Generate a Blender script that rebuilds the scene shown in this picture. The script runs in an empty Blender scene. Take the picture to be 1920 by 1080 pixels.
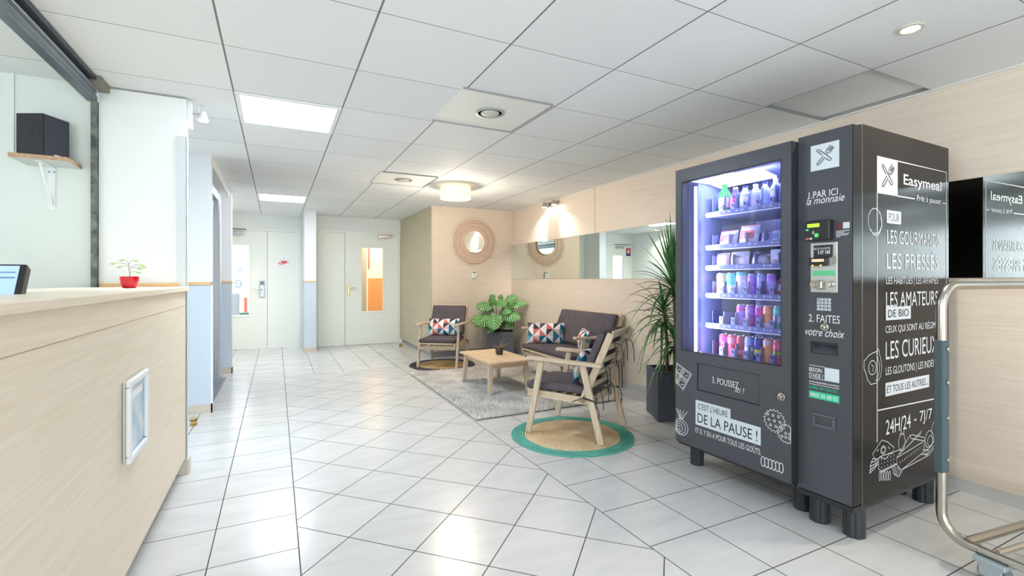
import bpy, math, random
import numpy as np
from mathutils import Vector, Matrix, Euler
random.seed(7)
S = bpy.context.scene
COL = S.collection
PI = math.pi
# ------------------------------------------------------------------ camera, world, view
cam_data = bpy.data.cameras.new('camera')
cam = bpy.data.objects.new('camera', cam_data); COL.objects.link(cam)
cam.location = (0, 0, 1.165)
cam.rotation_euler = (PI/2, 0, -math.radians(26.414))
cam_data.sensor_width = 36.0
cam_data.lens = 890.39/1920*36.0
cam_data.shift_y = -(540-523.76)/1920
cam_data.clip_start = 0.02
S.camera = cam
S.view_settings.view_transform = 'Standard'
S.view_settings.look = 'None'
S.view_settings.gamma = 1
S.view_settings.exposure = 0.55
S.view_settings.use_curve_mapping = False
S.cycles.use_denoising = True
S.cycles.max_bounces = 9
S.cycles.diffuse_bounces = 5
S.cycles.glossy_bounces = 5
S.cycles.transparent_max_bounces = 12
S.cycles.sample_clamp_indirect = 6
S.cycles.caustics_reflective = False
S.cycles.caustics_refractive = False
world = bpy.data.worlds.new('daylight'); S.world = world
world.use_nodes = True
bg = world.node_tree.nodes['Background']
bg.inputs[0].default_value = (0.86, 0.93, 1.0, 1)
bg.inputs[1].default_value = 2.0
LED = 22.0        # emission of the ceiling light panels
LAMP_WARM = (1.0, 0.72, 0.42)

CEIL = 2.258
RW = 3.39         # right wall
# ------------------------------------------------------------------ materials
def lin(c):
    return tuple(((v/255)/12.92 if v/255 <= .04045 else ((v/255+.055)/1.055)**2.4) for v in c)
MATS = {}
def mat(name, col, rough=.5, metal=0., spec=.5, emit=0., bump=None, var=None, coat=0., ecol=None):
    """bump=(scale, strength), var=(scale, second colour)"""
    if name in MATS: return MATS[name]
    m = bpy.data.materials.new(name); m.use_nodes = True
    nt = m.node_tree; b = nt.nodes['Principled BSDF']
    b.inputs['Base Color'].default_value = (*lin(col), 1)
    b.inputs['Roughness'].default_value = rough
    b.inputs['Metallic'].default_value = metal
    b.inputs['Specular IOR Level'].default_value = spec
    b.inputs['Coat Weight'].default_value = coat
    if emit:
        b.inputs['Emission Color'].default_value = (*lin(ecol or col), 1)
        b.inputs['Emission Strength'].default_value = emit
    if bump or var:
        tc = nt.nodes.new('ShaderNodeTexCoord')
        if var:
            n = nt.nodes.new('ShaderNodeTexNoise'); n.inputs['Scale'].default_value = var[0]; n.inputs['Detail'].default_value = 4
            nt.links.new(tc.outputs['Object'], n.inputs['Vector'])
            mx = nt.nodes.new('ShaderNodeMix'); mx.data_type = 'RGBA'
            mx.inputs[6].default_value = (*lin(col), 1); mx.inputs[7].default_value = (*lin(var[1]), 1)
            rp = nt.nodes.new('ShaderNodeMapRange'); rp.inputs[1].default_value = .35; rp.inputs[2].default_value = .65
            nt.links.new(n.outputs['Fac'], rp.inputs[0]); nt.links.new(rp.outputs[0], mx.inputs[0])
            nt.links.new(mx.outputs[2], b.inputs['Base Color'])
        if bump:
            n = nt.nodes.new('ShaderNodeTexNoise'); n.inputs['Scale'].default_value = bump[0]; n.inputs['Detail'].default_value = 3
            nt.links.new(tc.outputs['Object'], n.inputs['Vector'])
            bp = nt.nodes.new('ShaderNodeBump'); bp.inputs['Strength'].default_value = bump[1]; bp.inputs['Distance'].default_value = .004
            nt.links.new(n.outputs['Fac'], bp.inputs['Height']); nt.links.new(bp.outputs[0], b.inputs['Normal'])
    MATS[name] = m
    return m
def wood(name, c1, c2, scale=(3, 3, 90), rough=.45, spec=.35, detail=5, bump=.0):
    if name in MATS: return MATS[name]
    m = mat(name, c1, rough, 0, spec); nt = m.node_tree; b = nt.nodes['Principled BSDF']
    tc = nt.nodes.new('ShaderNodeTexCoord'); mp = nt.nodes.new('ShaderNodeMapping')
    mp.inputs['Scale'].default_value = scale
    n = nt.nodes.new('ShaderNodeTexNoise'); n.inputs['Scale'].default_value = 1; n.inputs['Detail'].default_value = detail; n.inputs['Roughness'].default_value = .65
    n.inputs['Distortion'].default_value = .25
    rp = nt.nodes.new('ShaderNodeValToRGB')
    rp.color_ramp.elements[0].position = .32; rp.color_ramp.elements[0].color = (*lin(c2), 1)
    rp.color_ramp.elements[1].position = .68; rp.color_ramp.elements[1].color = (*lin(c1), 1)
    L = nt.links.new
    L(tc.outputs['Object'], mp.inputs['Vector']); L(mp.outputs[0], n.inputs['Vector']); L(n.outputs['Fac'], rp.inputs[0]); L(rp.outputs[0], b.inputs['Base Color'])
    if bump:
        bp = nt.nodes.new('ShaderNodeBump'); bp.inputs['Strength'].default_value = bump; bp.inputs['Distance'].default_value = .002
        L(n.outputs['Fac'], bp.inputs['Height']); L(bp.outputs[0], b.inputs['Normal'])
    return m
def glass(name, tint=(255, 255, 255), refl=.10):
    if name in MATS: return MATS[name]
    m = bpy.data.materials.new(name); m.use_nodes = True; nt = m.node_tree
    nt.nodes.remove(nt.nodes['Principled BSDF'])
    t = nt.nodes.new('ShaderNodeBsdfTransparent'); t.inputs[0].default_value = (*lin(tint), 1)
    g = nt.nodes.new('ShaderNodeBsdfGlossy'); g.inputs['Roughness'].default_value = .02
    f = nt.nodes.new('ShaderNodeFresnel'); f.inputs[0].default_value = 1.45
    mu = nt.nodes.new('ShaderNodeMath'); mu.operation = 'MULTIPLY'; mu.use_clamp = True
    mu.inputs[1].default_value = 1.0+refl*4
    mx = nt.nodes.new('ShaderNodeMixShader')
    gm = nt.nodes.new('ShaderNodeNewGeometry'); ff = nt.nodes.new('ShaderNodeMath'); ff.operation = 'SUBTRACT'; ff.inputs[0].default_value = 1.
    nt.links.new(gm.outputs['Backfacing'], ff.inputs[1])
    fm = nt.nodes.new('ShaderNodeMath'); fm.operation = 'MULTIPLY'     # reflect on the entry face only: the thin pane does not bend rays
    nt.links.new(f.outputs[0], mu.inputs[0]); nt.links.new(mu.outputs[0], fm.inputs[0]); nt.links.new(ff.outputs[0], fm.inputs[1]); nt.links.new(fm.outputs[0], mx.inputs[0]); nt.links.new(t.outputs[0], mx.inputs[1]); nt.links.new(g.outputs[0], mx.inputs[2])
    nt.links.new(mx.outputs[0], nt.nodes['Material Output'].inputs[0])
    MATS[name] = m
    return m
class NT:
    """small helper for math node chains"""
    def __init__(s, nt): s.nt = nt
    def _in(s, sock, v):
        if isinstance(v, (int, float)): sock.default_value = v
        else: s.nt.links.new(v, sock)
    def m(s, op, a, b=0., c=None):
        n = s.nt.nodes.new('ShaderNodeMath'); n.operation = op
        s._in(n.inputs[0], a)
        if len(n.inputs) > 1: s._in(n.inputs[1], b)
        if c is not None: s._in(n.inputs[2], c)
        return n.outputs[0]
    def line(s, v, off, per, w):
        q = s.m('FRACT', s.m('ADD', s.m('DIVIDE', s.m('SUBTRACT', v, off), per), .5))
        d = s.m('MULTIPLY', s.m('ABSOLUTE', s.m('SUBTRACT', q, .5)), per)
        return s.m('LESS_THAN', d, w/2)
    def near(s, v, off, w): return s.m('LESS_THAN', s.m('ABSOLUTE', s.m('SUBTRACT', v, off)), w/2)
    def cell(s, v, off, per): return s.m('FLOOR', s.m('DIVIDE', s.m('SUBTRACT', v, off), per))
    def mixf(s, f, a, b):
        return s.m('ADD', s.m('MULTIPLY', a, s.m('SUBTRACT', 1., f)), s.m('MULTIPLY', b, f))
    def mixc(s, f, a, b):
        n = s.nt.nodes.new('ShaderNodeMix'); n.data_type = 'RGBA'
        s._in(n.inputs[0], f)
        for k, v in ((6, a), (7, b)):
            if isinstance(v, tuple): n.inputs[k].default_value = (*lin(v), 1)
            else: s.nt.links.new(v, n.inputs[k])
        return n.outputs[2]
    def xyz(s, out):
        n = s.nt.nodes.new('ShaderNodeSeparateXYZ'); s.nt.links.new(out, n.inputs[0]); return n.outputs
    def vec(s, a, b, c=0.):
        n = s.nt.nodes.new('ShaderNodeCombineXYZ')
        for i, v in enumerate((a, b, c)): s._in(n.inputs[i], v)
        return n.outputs[0]
    def white(s, v):
        n = s.nt.nodes.new('ShaderNodeTexWhiteNoise'); n.noise_dimensions = '3D'; s.nt.links.new(v, n.inputs['Vector']); return n.outputs['Value']
    def noise(s, v, scale, detail=3, dist=0.):
        n = s.nt.nodes.new('ShaderNodeTexNoise'); n.inputs['Scale'].default_value = scale; n.inputs['Detail'].default_value = detail
        n.inputs['Distortion'].default_value = dist
        s.nt.links.new(v, n.inputs['Vector']); return n.outputs['Fac']
    def rng(s, v, a, b, c, d):
        n = s.nt.nodes.new('ShaderNodeMapRange'); s._in(n.inputs[0], v)
        for i, q in enumerate((a, b, c, d)): n.inputs[i+1].default_value = q
        return n.outputs[0]
    def scale(s, v, sc):
        n = s.nt.nodes.new('ShaderNodeMapping'); n.inputs['Scale'].default_value = sc; s.nt.links.new(v, n.inputs[0]); return n.outputs[0]

def floor_material():
    m = mat('glazed_floor_tile', (205, 206, 205), .2, 0, .5); nt = m.node_tree; b = nt.nodes['Principled BSDF']; h = NT(nt)
    g = nt.nodes.new('ShaderNodeNewGeometry'); x, y, _ = h.xyz(g.outputs['Position'])
    P, W = .338, .0048
    xo2, xo1 = 1.459, .088
    right = h.m('GREATER_THAN', x, 1.46)
    diag = h.m('MULTIPLY', h.m('MULTIPLY', h.m('GREATER_THAN', x, xo1), h.m('LESS_THAN', x, 1.46)), h.m('LESS_THAN', y, 6.314))
    p_, q_ = h.m('ADD', x, y), h.m('SUBTRACT', x, y)
    lft = h.m('MAXIMUM', h.line(x, xo1, P, W), h.line(y, 2.258, P, W))
    rgt = h.m('MAXIMUM', h.line(x, xo2, P, W), h.line(y, 2.262, P, W))
    dg = h.m('MAXIMUM', h.line(p_, 2.543, .478, W*1.414), h.line(q_, -1.475, .478, W*1.414))
    mask = h.mixf(diag, h.mixf(right, lft, rgt), dg)
    brd = h.m('MAXIMUM', h.near(x, xo1, W), h.m('MAXIMUM', h.near(x, 1.459, W), h.m('MULTIPLY', h.near(y, 6.314, W), h.m('MULTIPLY', h.m('GREATER_THAN', x, xo1), h.m('LESS_THAN', x, 1.46)))))
    mask = h.m('MAXIMUM', mask, brd)
    cx = h.mixf(diag, h.mixf(right, h.cell(x, xo1, P), h.m('ADD', h.cell(x, xo2, P), 40.)), h.m('ADD', h.cell(p_, 2.543, .478), 80.))
    cy = h.mixf(diag, h.cell(y, 2.26, P), h.cell(q_, -1.475, .478))
    rnd = h.white(h.vec(cx, cy, 3.))
    cloud = h.noise(h.scale(g.outputs['Position'], (2.2, 7, 1)), 1.6, 5, .4)
    v = h.m('ADD', h.m('MULTIPLY', rnd, .35), h.m('MULTIPLY', h.rng(cloud, .3, .7, 0, 1), .65))
    tile = h.mixc(v, (200, 201, 200), (214, 215, 214))
    nt.links.new(h.mixc(mask, tile, (62, 61, 58)), b.inputs['Base Color'])
    nt.links.new(h.mixf(mask, h.rng(cloud, .3, .7, .17, .26), .8), b.inputs['Roughness'])
    bp = nt.nodes.new('ShaderNodeBump'); bp.inputs['Strength'].default_value = .4; bp.inputs['Distance'].default_value = .002
    nt.links.new(h.m('SUBTRACT', 1., mask), bp.inputs['Height']); nt.links.new(bp.outputs[0], b.inputs['Normal'])
    return m
def ceiling_material():
    m = mat('ceiling_tile', (236, 238, 238), .75, 0, .2); nt = m.node_tree; b = nt.nodes['Principled BSDF']; h = NT(nt)
    g = nt.nodes.new('ShaderNodeNewGeometry'); x, y, _ = h.xyz(g.outputs['Position'])
    la = h.m('MULTIPLY', h.line(x, -.222, .6, .009), h.m('GREATER_THAN', x, -.4)); lb = h.line(y, 1.98, .6, .0045)
    rnd = h.white(h.vec(h.cell(x, -.222, .6), h.cell(y, 1.98, .6), 1.))
    fib = h.noise(g.outputs['Position'], 160, 3)
    tile = h.mixc(h.m('ADD', h.m('MULTIPLY', rnd, .75), h.m('MULTIPLY', fib, .25)), (232, 235, 235), (240, 242, 242))
    nt.links.new(h.mixc(h.m('MAXIMUM', la, lb), tile, (132, 134, 132)), b.inputs['Base Color'])
    return m
def two_tone(name, lo, hi, z, rough=.55):
    m = mat(name, hi, rough, 0, .4); nt = m.node_tree; b = nt.nodes['Principled BSDF']; h = NT(nt)
    g = nt.nodes.new('ShaderNodeNewGeometry'); o = h.xyz(g.outputs['Position'])
    nt.links.new(h.mixc(h.m('GREATER_THAN', o[2], z), lo, hi), b.inputs['Base Color'])
    bp = nt.nodes.new('ShaderNodeBump'); bp.inputs['Strength'].default_value = .12; bp.inputs['Distance'].default_value = .003
    nt.links.new(h.noise(g.outputs['Position'], 70, 3), bp.inputs['Height']); nt.links.new(bp.outputs[0], b.inputs['Normal'])
    return m
M_white = mat('white_wall_paint', (232, 236, 234), .6, 0, .3, bump=(60, .1))
M_office = mat('pale_office_wall', (222, 230, 224), .65, 0, .3, bump=(60, .15))
M_two = two_tone('two_tone_wall_paint', (203, 214, 226), (234, 237, 240), 1.13)
M_ceil = ceiling_material()
M_floor = floor_material()
M_lam = wood('oak_laminate_panel', (229, 215, 199), (216, 201, 183), (2.2, 2.2, 120), .42)
M_lam2 = wood('pale_oak_counter', (240, 228, 207), (229, 214, 190), (2.5, 2.5, 70), .4)
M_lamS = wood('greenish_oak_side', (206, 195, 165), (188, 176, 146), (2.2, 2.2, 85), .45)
M_trim = wood('beech_wall_rail', (232, 196, 148), (219, 178, 128), (8, 8, 60), .45)
M_skirt = mat('grey_tile_skirting', (196, 196, 192), .35, 0, .4, var=(6, (184, 184, 181)))
M_skirt_beige = mat('beige_tile_skirting', (208, 198, 186), .4, 0, .4)
M_door = mat('cream_door_paint', (240, 243, 235), .45, 0, .4)
M_metal = mat('brushed_steel', (178, 181, 186), .3, 1)
M_chrome = mat('polished_chrome', (200, 196, 188), .14, 1)
M_nickel = mat('satin_nickel', (178, 172, 162), .26, 1)
M_dmetal = mat('grey_painted_steel', (112, 120, 128), .4, .6)
M_brass = mat('polished_brass', (205, 172, 110), .2, 1)
M_black = mat('black_plastic', (28, 29, 31), .4)
M_mirror = mat('mirror_glass', (232, 240, 236), .0, 1)
M_glass = glass('clear_glass')
M_teak = wood('pale_acacia_wood', (212, 196, 172), (186, 164, 136), (4, 30, 30), .5, .3)
M_teak_y = wood('pale_acacia_wood_long', (213, 198, 174), (188, 167, 140), (34, 3.5, 34), .5, .3)
M_teak_z = wood('pale_acacia_wood_upright', (214, 199, 176), (189, 168, 142), (34, 34, 3.5), .5, .3)
M_table = wood('warm_acacia_top', (222, 198, 168), (200, 170, 136), (28, 2.5, 28), .45, .35)
M_fabric = mat('charcoal_taupe_canvas', (92, 86, 90), .9, 0, .15, bump=(500, .25), var=(14, (84, 79, 84)))
M_piping = mat('dark_piping', (58, 55, 60), .9, 0, .1)
M_planter = mat('slate_grey_planter', (92, 97, 108), .75, 0, .25, bump=(120, .5), var=(40, (80, 84, 95)))
M_soil = mat('brown_bark_soil', (88, 64, 50), .95, 0, .1, bump=(90, 1.), var=(60, (58, 42, 34)))
M_ind = mat('white_lettering', (226, 228, 230), .5, 0, .3)
# ------------------------------------------------------------------ mesh builder
class MB:
    def __init__(s): s.v = []; s.f = []; s.uv = None
    def add(s, vs, fs):
        o = len(s.v); s.v += [tuple(p) for p in vs]; s.f += [tuple(i+o for i in f) for f in fs]; return s
    def box(s, x0, x1, y0, y1, z0, z1):
        v = [(x, y, z) for z in (z0, z1) for y in (y0, y1) for x in (x0, x1)]
        return s.add(v, [(0, 2, 3, 1), (4, 5, 7, 6), (0, 1, 5, 4), (2, 6, 7, 3), (0, 4, 6, 2), (1, 3, 7, 5)])
    def bar(s, p, q, w, h, up=(0, 0, 1)):
        """rectangular bar from p to q: w across, h along the up hint"""
        p, q = Vector(p), Vector(q); d = (q-p).normalized(); up = Vector(up)
        a = d.cross(up)
        if a.length < 1e-5: a = d.cross(Vector((1, 0, 0)))
        a.normalize(); b = a.cross(d).normalized()
        v = [c+a*(i*w/2)+b*(j*h/2) for c in (p, q) for (i, j) in ((-1, -1), (1, -1), (1, 1), (-1, 1))]
        return s.add(v, [(3, 2, 1, 0), (4, 5, 6, 7), (0, 1, 5, 4), (1, 2, 6, 5), (2, 3, 7, 6), (3, 0, 4, 7)])
    def tube(s, pts, r, n=8, closed=False, cap=True):
        P = [Vector(p) for p in pts]; N = len(P); rr = r if isinstance(r, (list, tuple)) else [r]*N
        vs = []; a = None
        for i, p in enumerate(P):
            if closed: d = P[(i+1) % N]-P[i-1]
            else: d = P[min(i+1, N-1)]-P[max(i-1, 0)]
            d.normalize()
            if a is None:
                a = d.cross(Vector((0, 0, 1)))
                if a.length < 1e-3: a = d.cross(Vector((1, 0, 0)))
            a = (a-d*a.dot(d)).normalized(); b = d.cross(a)
            vs += [p+(a*math.cos(2*PI*k/n)+b*math.sin(2*PI*k/n))*rr[i] for k in range(n)]
        fs = []
        for i in range(N if closed else N-1):
            j = (i+1) % N
            for k in range(n): fs.append((i*n+k, i*n+(k+1) % n, j*n+(k+1) % n, j*n+k))
        if cap and not closed: fs += [tuple(range(n-1, -1, -1)), tuple((N-1)*n+k for k in range(n))]
        return s.add(vs, fs)
    def lathe(s, prof, c=(0, 0, 0), n=24, axis='z'):
        vs = []; fs = []
        for r, z in prof:
            for k in range(n):
                a = 2*PI*k/n; p = (r*math.cos(a), r*math.sin(a), z)
                if axis == 'x': p = (z, p[0], p[1])
                if axis == 'y': p = (p[0], z, -p[1]) if False else (p[1], z, p[0])
                vs.append((p[0]+c[0], p[1]+c[1], p[2]+c[2]))
        for i in range(len(prof)-1):
            for k in range(n): fs.append((i*n+k, i*n+(k+1) % n, (i+1)*n+(k+1) % n, (i+1)*n+k))
        fs += [tuple(range(n-1, -1, -1)), tuple((len(prof)-1)*n+k for k in range(n))]
        return s.add(vs, fs)
    def prism(s, poly, fn, t):
        """poly: 2D outline, fn(a,b,t) -> 3D point; extruded from 0 to t"""
        n = len(poly); v = [fn(a, b, 0) for a, b in poly]+[fn(a, b, t) for a, b in poly]
        return s.add(v, [tuple(range(n-1, -1, -1)), tuple(range(n, 2*n))]+[(i, (i+1) % n, n+(i+1) % n, n+i) for i in range(n)])
    def sheet(s, fn, nu, nv, uv=False):
        o = len(s.v)
        s.v += [tuple(fn(i/nu, j/nv)) for j in range(nv+1) for i in range(nu+1)]
        for j in range(nv):
            for i in range(nu):
                a = o+j*(nu+1)+i; s.f.append((a, a+1, a+nu+2, a+nu+1))
        if uv:
            if s.uv is None: s.uv = {}
            for j in range(nv+1):
                for i in range(nu+1): s.uv[o+j*(nu+1)+i] = (i/nu, j/nv)
        return s
    def rbox(s, x0, x1, y0, y1, z0, z1, puff=.0, n=8, r=.02):
        """soft cushion block: superellipsoid-like box with puffed faces"""
        cx, cy, cz = (x0+x1)/2, (y0+y1)/2, (z0+z1)/2; hx, hy, hz = (x1-x0)/2, (y1-y0)/2, (z1-z0)/2
        def pt(a, b, c):
            p = Vector((a*hx, b*hy, c*hz))
            lim = Vector((max(hx-r, 0), max(hy-r, 0), max(hz-r, 0)))
            q = Vector([max(-lim[i], min(lim[i], p[i])) for i in range(3)])
            d = p-q
            if d.length > 1e-9: p = q+d.normalized()*min(r, max(hx, hy, hz))
            k = puff*(1-a*a)*(1-b*b) if hz <= min(hx, hy) else (puff*(1-a*a)*(1-c*c) if hy <= min(hx, hz) else puff*(1-b*b)*(1-c*c))
            ax = 2 if hz <= min(hx, hy) else (1 if hy <= min(hx, hz) else 0)
            p[ax] += k*(1 if p[ax] > 0 else -1 if p[ax] < 0 else 0)
            return (cx+p.x, cy+p.y, cz+p.z)
        # denser near the rims
        t = [-1, -.97, -.9, -.7, -.35, 0, .35, .7, .9, .97, 1]
        idx = {}
        def vid(a, b, c):
            k = (round(a, 4), round(b, 4), round(c, 4))
            if k not in idx: idx[k] = len(s.v); s.v.append(pt(a, b, c))
            return idx[k]
        for i in range(len(t)-1):
            for j in range(len(t)-1):
                a0, a1, b0, b1 = t[i], t[i+1], t[j], t[j+1]
                for c in (-1, 1):
                    for ax in range(3):
                        def mk(a, b):
                            return vid(*((c, a, b) if ax == 0 else (b, c, a) if ax == 1 else (a, b, c)))
                        q = (mk(a0, b0), mk(a1, b0), mk(a1, b1), mk(a0, b1))
                        s.f.append(q if c > 0 else q[::-1])
        return s
def obj(name, mb, material, parent=None, bevel=0., smooth=False, angle=40, sub=0, seg=2):
    me = bpy.data.meshes.new(name); me.from_pydata(mb.v, [], mb.f)
    if mb.uv:
        lay = me.uv_layers.new(name='UVMap')
        for l in me.loops: lay.data[l.index].uv = mb.uv.get(l.vertex_index, (0, 0))
    me.materials.append(material); me.update()
    if smooth:
        for p in me.polygons: p.use_smooth = True
        if angle: me.set_sharp_from_angle(angle=math.radians(angle))
    o = bpy.data.objects.new(name, me); COL.objects.link(o)
    if parent is not None: o.parent = parent
    if bevel:
        md = o.modifiers.new('edge', 'BEVEL'); md.width = bevel; md.segments = seg; md.limit_method = 'ANGLE'; md.angle_limit = math.radians(40)
    if sub:
        md = o.modifiers.new('smooth', 'SUBSURF'); md.levels = sub; md.render_levels = sub
    return o
def tag(o, label, cat, group=None):
    o['label'] = label; o['category'] = cat
    if group: o['group'] = group
    return o
def thing(name, label, cat, loc=(0, 0, 0), rz=0., group=None):
    o = bpy.data.objects.new(name, None); COL.objects.link(o); o.empty_display_size = .05
    o.location = loc; o.rotation_euler = (0, 0, rz)
    return tag(o, label, cat, group)
def struct(name, mb, m, parent=None, **k):
    o = obj(name, mb, m, parent, **k)
    if parent is None: o['kind'] = 'structure'
    return o
def structe(name, loc=(0, 0, 0)):
    o = bpy.data.objects.new(name, None); COL.objects.link(o); o.location = loc; o['kind'] = 'structure'; o.empty_display_size = .05
    return o
KIDS = {}
def copy_tree(o, parent=None):
    c = o.copy(); COL.objects.link(c)
    if parent is not None: c.parent = parent
    for ch in [q for q in o.children]: copy_tree(ch, c)
    return c
def light(kind, name, loc, energy, col=(1, 1, 1), parent=None, target=None, **k):
    d = bpy.data.lights.new(name, kind); d.energy = energy; d.color = col
    for a, b in k.items(): setattr(d, a, b)
    o = bpy.data.objects.new(name, d); COL.objects.link(o); o.location = loc
    if target is not None: o.rotation_euler = (Vector(target)-Vector(loc)).to_track_quat('-Z', 'Y').to_euler()
    if parent is not None: o.parent = parent
    return o
def text_mesh(body, x0, x1, z0, z1, fn, shear=0., offset=0., spacing=1., mb=None):
    """lettering filling the box x0..x1, z0..z1 of a panel; fn maps panel (a, b, lift) to a point"""
    c = bpy.data.curves.new('txt', 'FONT'); c.body = body; c.shear = shear; c.offset = offset; c.space_character = spacing; c.resolution_u = 3
    t = bpy.data.objects.new('txt', c); me = bpy.data.meshes.new_from_object(t)
    co = np.array([v.co[:] for v in me.vertices]); lo = co.min(0); hi = co.max(0)
    fs = [tuple(p.vertices) for p in me.polygons]
    vs = [fn(x0+(p[0]-lo[0])/(hi[0]-lo[0])*(x1-x0), z0+(p[1]-lo[1])/(hi[1]-lo[1])*(z1-z0), .0012) for p in co]
    bpy.data.objects.remove(t); bpy.data.curves.remove(c); bpy.data.meshes.remove(me)
    mb = mb or MB(); mb.add(vs, fs); return mb
def ribbon(mb, pts, w, fn, closed=False, lift=.001):
    P = [Vector((a, b)) for a, b in pts]; n = len(P); vs = []
    for i, p in enumerate(P):
        d = (P[(i+1) % n]-P[i-1]) if closed else (P[min(i+1, n-1)]-P[max(i-1, 0)])
        if d.length < 1e-9: d = Vector((1, 0))
        d.normalize(); q = Vector((-d.y, d.x))*w/2
        vs += [fn((p+q).x, (p+q).y, lift), fn((p-q).x, (p-q).y, lift)]
    fs = [(2*i, 2*i+1, 2*((i+1) % n)+1, 2*((i+1) % n)) for i in range(n if closed else n-1)]
    mb.add(vs, fs); return mb
def ellipse(cx, cz, rx, rz, n=28, rot=0., a0=0., a1=2*PI):
    return [(cx+rx*math.cos(a)*math.cos(rot)-rz*math.sin(a)*math.sin(rot), cz+rx*math.cos(a)*math.sin(rot)+rz*math.sin(a)*math.cos(rot))
            for a in [a0+(a1-a0)*i/n for i in range(n+(0 if abs(a1-a0-2*PI) < 1e-6 else 1))]]
def patch(mb, x0, x1, z0, z1, fn, lift=.0006):
    mb.add([fn(x0, z0, lift), fn(x1, z0, lift), fn(x1, z1, lift), fn(x0, z1, lift)], [(0, 1, 2, 3)]); return mb
# ================================================================== THE SETTING
struct('floor', MB().box(-4.1, 3.6, -4.1, 9.3, -.08, 0), M_floor)
struct('ceiling', MB().box(-4.1, 2.778, -4.1, 9.3, CEIL, CEIL+.08).box(2.778, 3.6, -4.1, 1.38, CEIL, CEIL+.08).box(2.778, 3.6, 1.98, 9.3, CEIL, CEIL+.08).box(2.778, 3.6, 1.38, 1.98, CEIL+.02, CEIL+.08), M_ceil)
# right wall: laminate, with the mirror strip as a thing of its own
struct('wall_right', MB().box(RW, RW+.12, -4, 6.84, 0, CEIL), M_lam)
struct('trim_1', MB().box(RW-.003, RW+.01, 4.611, 4.617, 1.716, CEIL), mat('panel_joint_brown', (176, 152, 128), .6))
struct('trim_2', MB().box(RW-.014, RW, -4, 6.84, 2.250, CEIL), mat('white_ceiling_bead', (225, 226, 226), .5))
struct('baseboard_right', MB().box(RW-.012, RW, -4, 6.82, 0, .066), M_skirt)
# boxed-out wall corner
struct('wall_alcove', MB().box(2.074, RW+.1, 6.84, 6.90, .09, CEIL), M_lam)
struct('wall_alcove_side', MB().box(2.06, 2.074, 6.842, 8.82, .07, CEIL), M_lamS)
struct('baseboard_alcove', MB().box(2.10, RW, 6.87, 6.90, 0, .09).box(2.09, 2.10, 6.87, 8.8, 0, .07), mat('dark_grey_skirting', (150, 152, 154), .45))
# far walls with their door openings
struct('wall_far_right', MB().box(.56, .645, 8.80, 8.92, 0, CEIL).box(.645, 2.02, 8.80, 8.92, 1.995, CEIL).box(2.02, 2.075, 8.80, 8.92, 0, CEIL), M_white)
struct('wall_far_left', MB().box(-1.1, -1.0, 9.06, 9.18, 0, CEIL).box(-1.0, .36, 9.06, 9.18, 1.985, CEIL).box(.36, .58, 9.06, 9.18, 0, CEIL), M_white)
struct('wall_corridor_left', MB().box(-1.1, -1.0, 6.95, 9.06, 0, CEIL), M_white)
struct('wall_column', MB().box(.405, .578, 8.26, 9.06, 0, CEIL), M_two)
struct('baseboard_column', MB().box(.398, .585, 8.25, 8.62, 0, .072), M_skirt_beige)
struct('trim_3', MB().box(.400, .583, 8.254, 8.80, 1.118, 1.142), M_trim)
# lift front: wall face, lintel over the recess, end pilaster
struct('wall_left', MB().box(-1.9, -.51, 4.90, 5.0, 0, CEIL), M_two)
struct('trim_15', MB().box(-.66, -.51, 5.0, 6.82, 2.18, CEIL), M_two)
struct('wall_pilaster', MB().box(-1.1, -.496, 6.82, 6.95, 0, CEIL), M_two)
struct('wall_lift_shaft', MB().box(-.76, -.70, 5.0, 6.82, 0, CEIL), M_two)
struct('trim_4', MB().box(-1.9, -.506, 4.888, 4.90, 1.118, 1.142).box(-.51, -.500, 4.888, 4.98, 1.118, 1.142), M_trim)
struct('trim_5', MB().box(-.60, -.490, 6.808, 6.82, 1.118, 1.142).box(-.496, -.488, 6.81, 6.95, 1.118, 1.142), M_trim)
struct('baseboard_left', MB().box(-1.9, -.500, 4.885, 4.90, 0, .075).box(-.51, -.500, 4.885, 5.0, 0, .075), M_skirt_beige)
struct('baseboard_pilaster', MB().box(-.60, -.486, 6.80, 6.82, 0, .075).box(-.496, -.486, 6.80, 6.95, 0, .075), M_skirt_beige)
struct('trim_6', MB().box(-.5105, -.497, 4.887, 4.925, .08, 1.115).box(-.5105, -.497, 4.887, 4.925, 1.145, 1.85), mat('white_corner_guard', (240, 241, 243), .3, 0, .5))
# partition stub beside the reception window and the office wall behind it
struct('wall_partition', MB().box(-.892, -.483, 3.42, 3.48, 0, 2.245), M_white)
struct('wall_office', MB().box(-4.0, -.92, 3.44, 3.48, 0, CEIL), M_office)
struct('trim_7', MB().box(-1.262, -1.246, 3.432, 3.44, 1.81, CEIL), mat('cable_duct_white', (226, 231, 226), .5))
struct('trim_8', MB().box(-.886, -.516, 3.406, 3.42, 1.119, 1.143), M_trim)
struct('trim_9', MB().box(-.532, -.481, 3.414, 3.42, .09, 2.02).box(-.483, -.478, 3.414, 3.455, .09, 2.02), mat('grey_corner_guard', (205, 212, 214), .35, 0, .5))
struct('trim_10', MB().box(-.920, -.894, 3.39, 3.44, 0, 2.16), mat('weathered_steel_guide', (126, 130, 120), .55, .5, var=(18, (70, 74, 70))), bevel=.003)
struct('trim_11', MB().box(-.910, -.842, 3.27, 3.418, 2.215, 2.2575), mat('taupe_ceiling_notch', (140, 136, 124), .7))
struct('baseboard_partition', MB().box(-.52, -.468, 3.40, 3.49, 0, .092), M_skirt_beige, bevel=.004)
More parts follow.
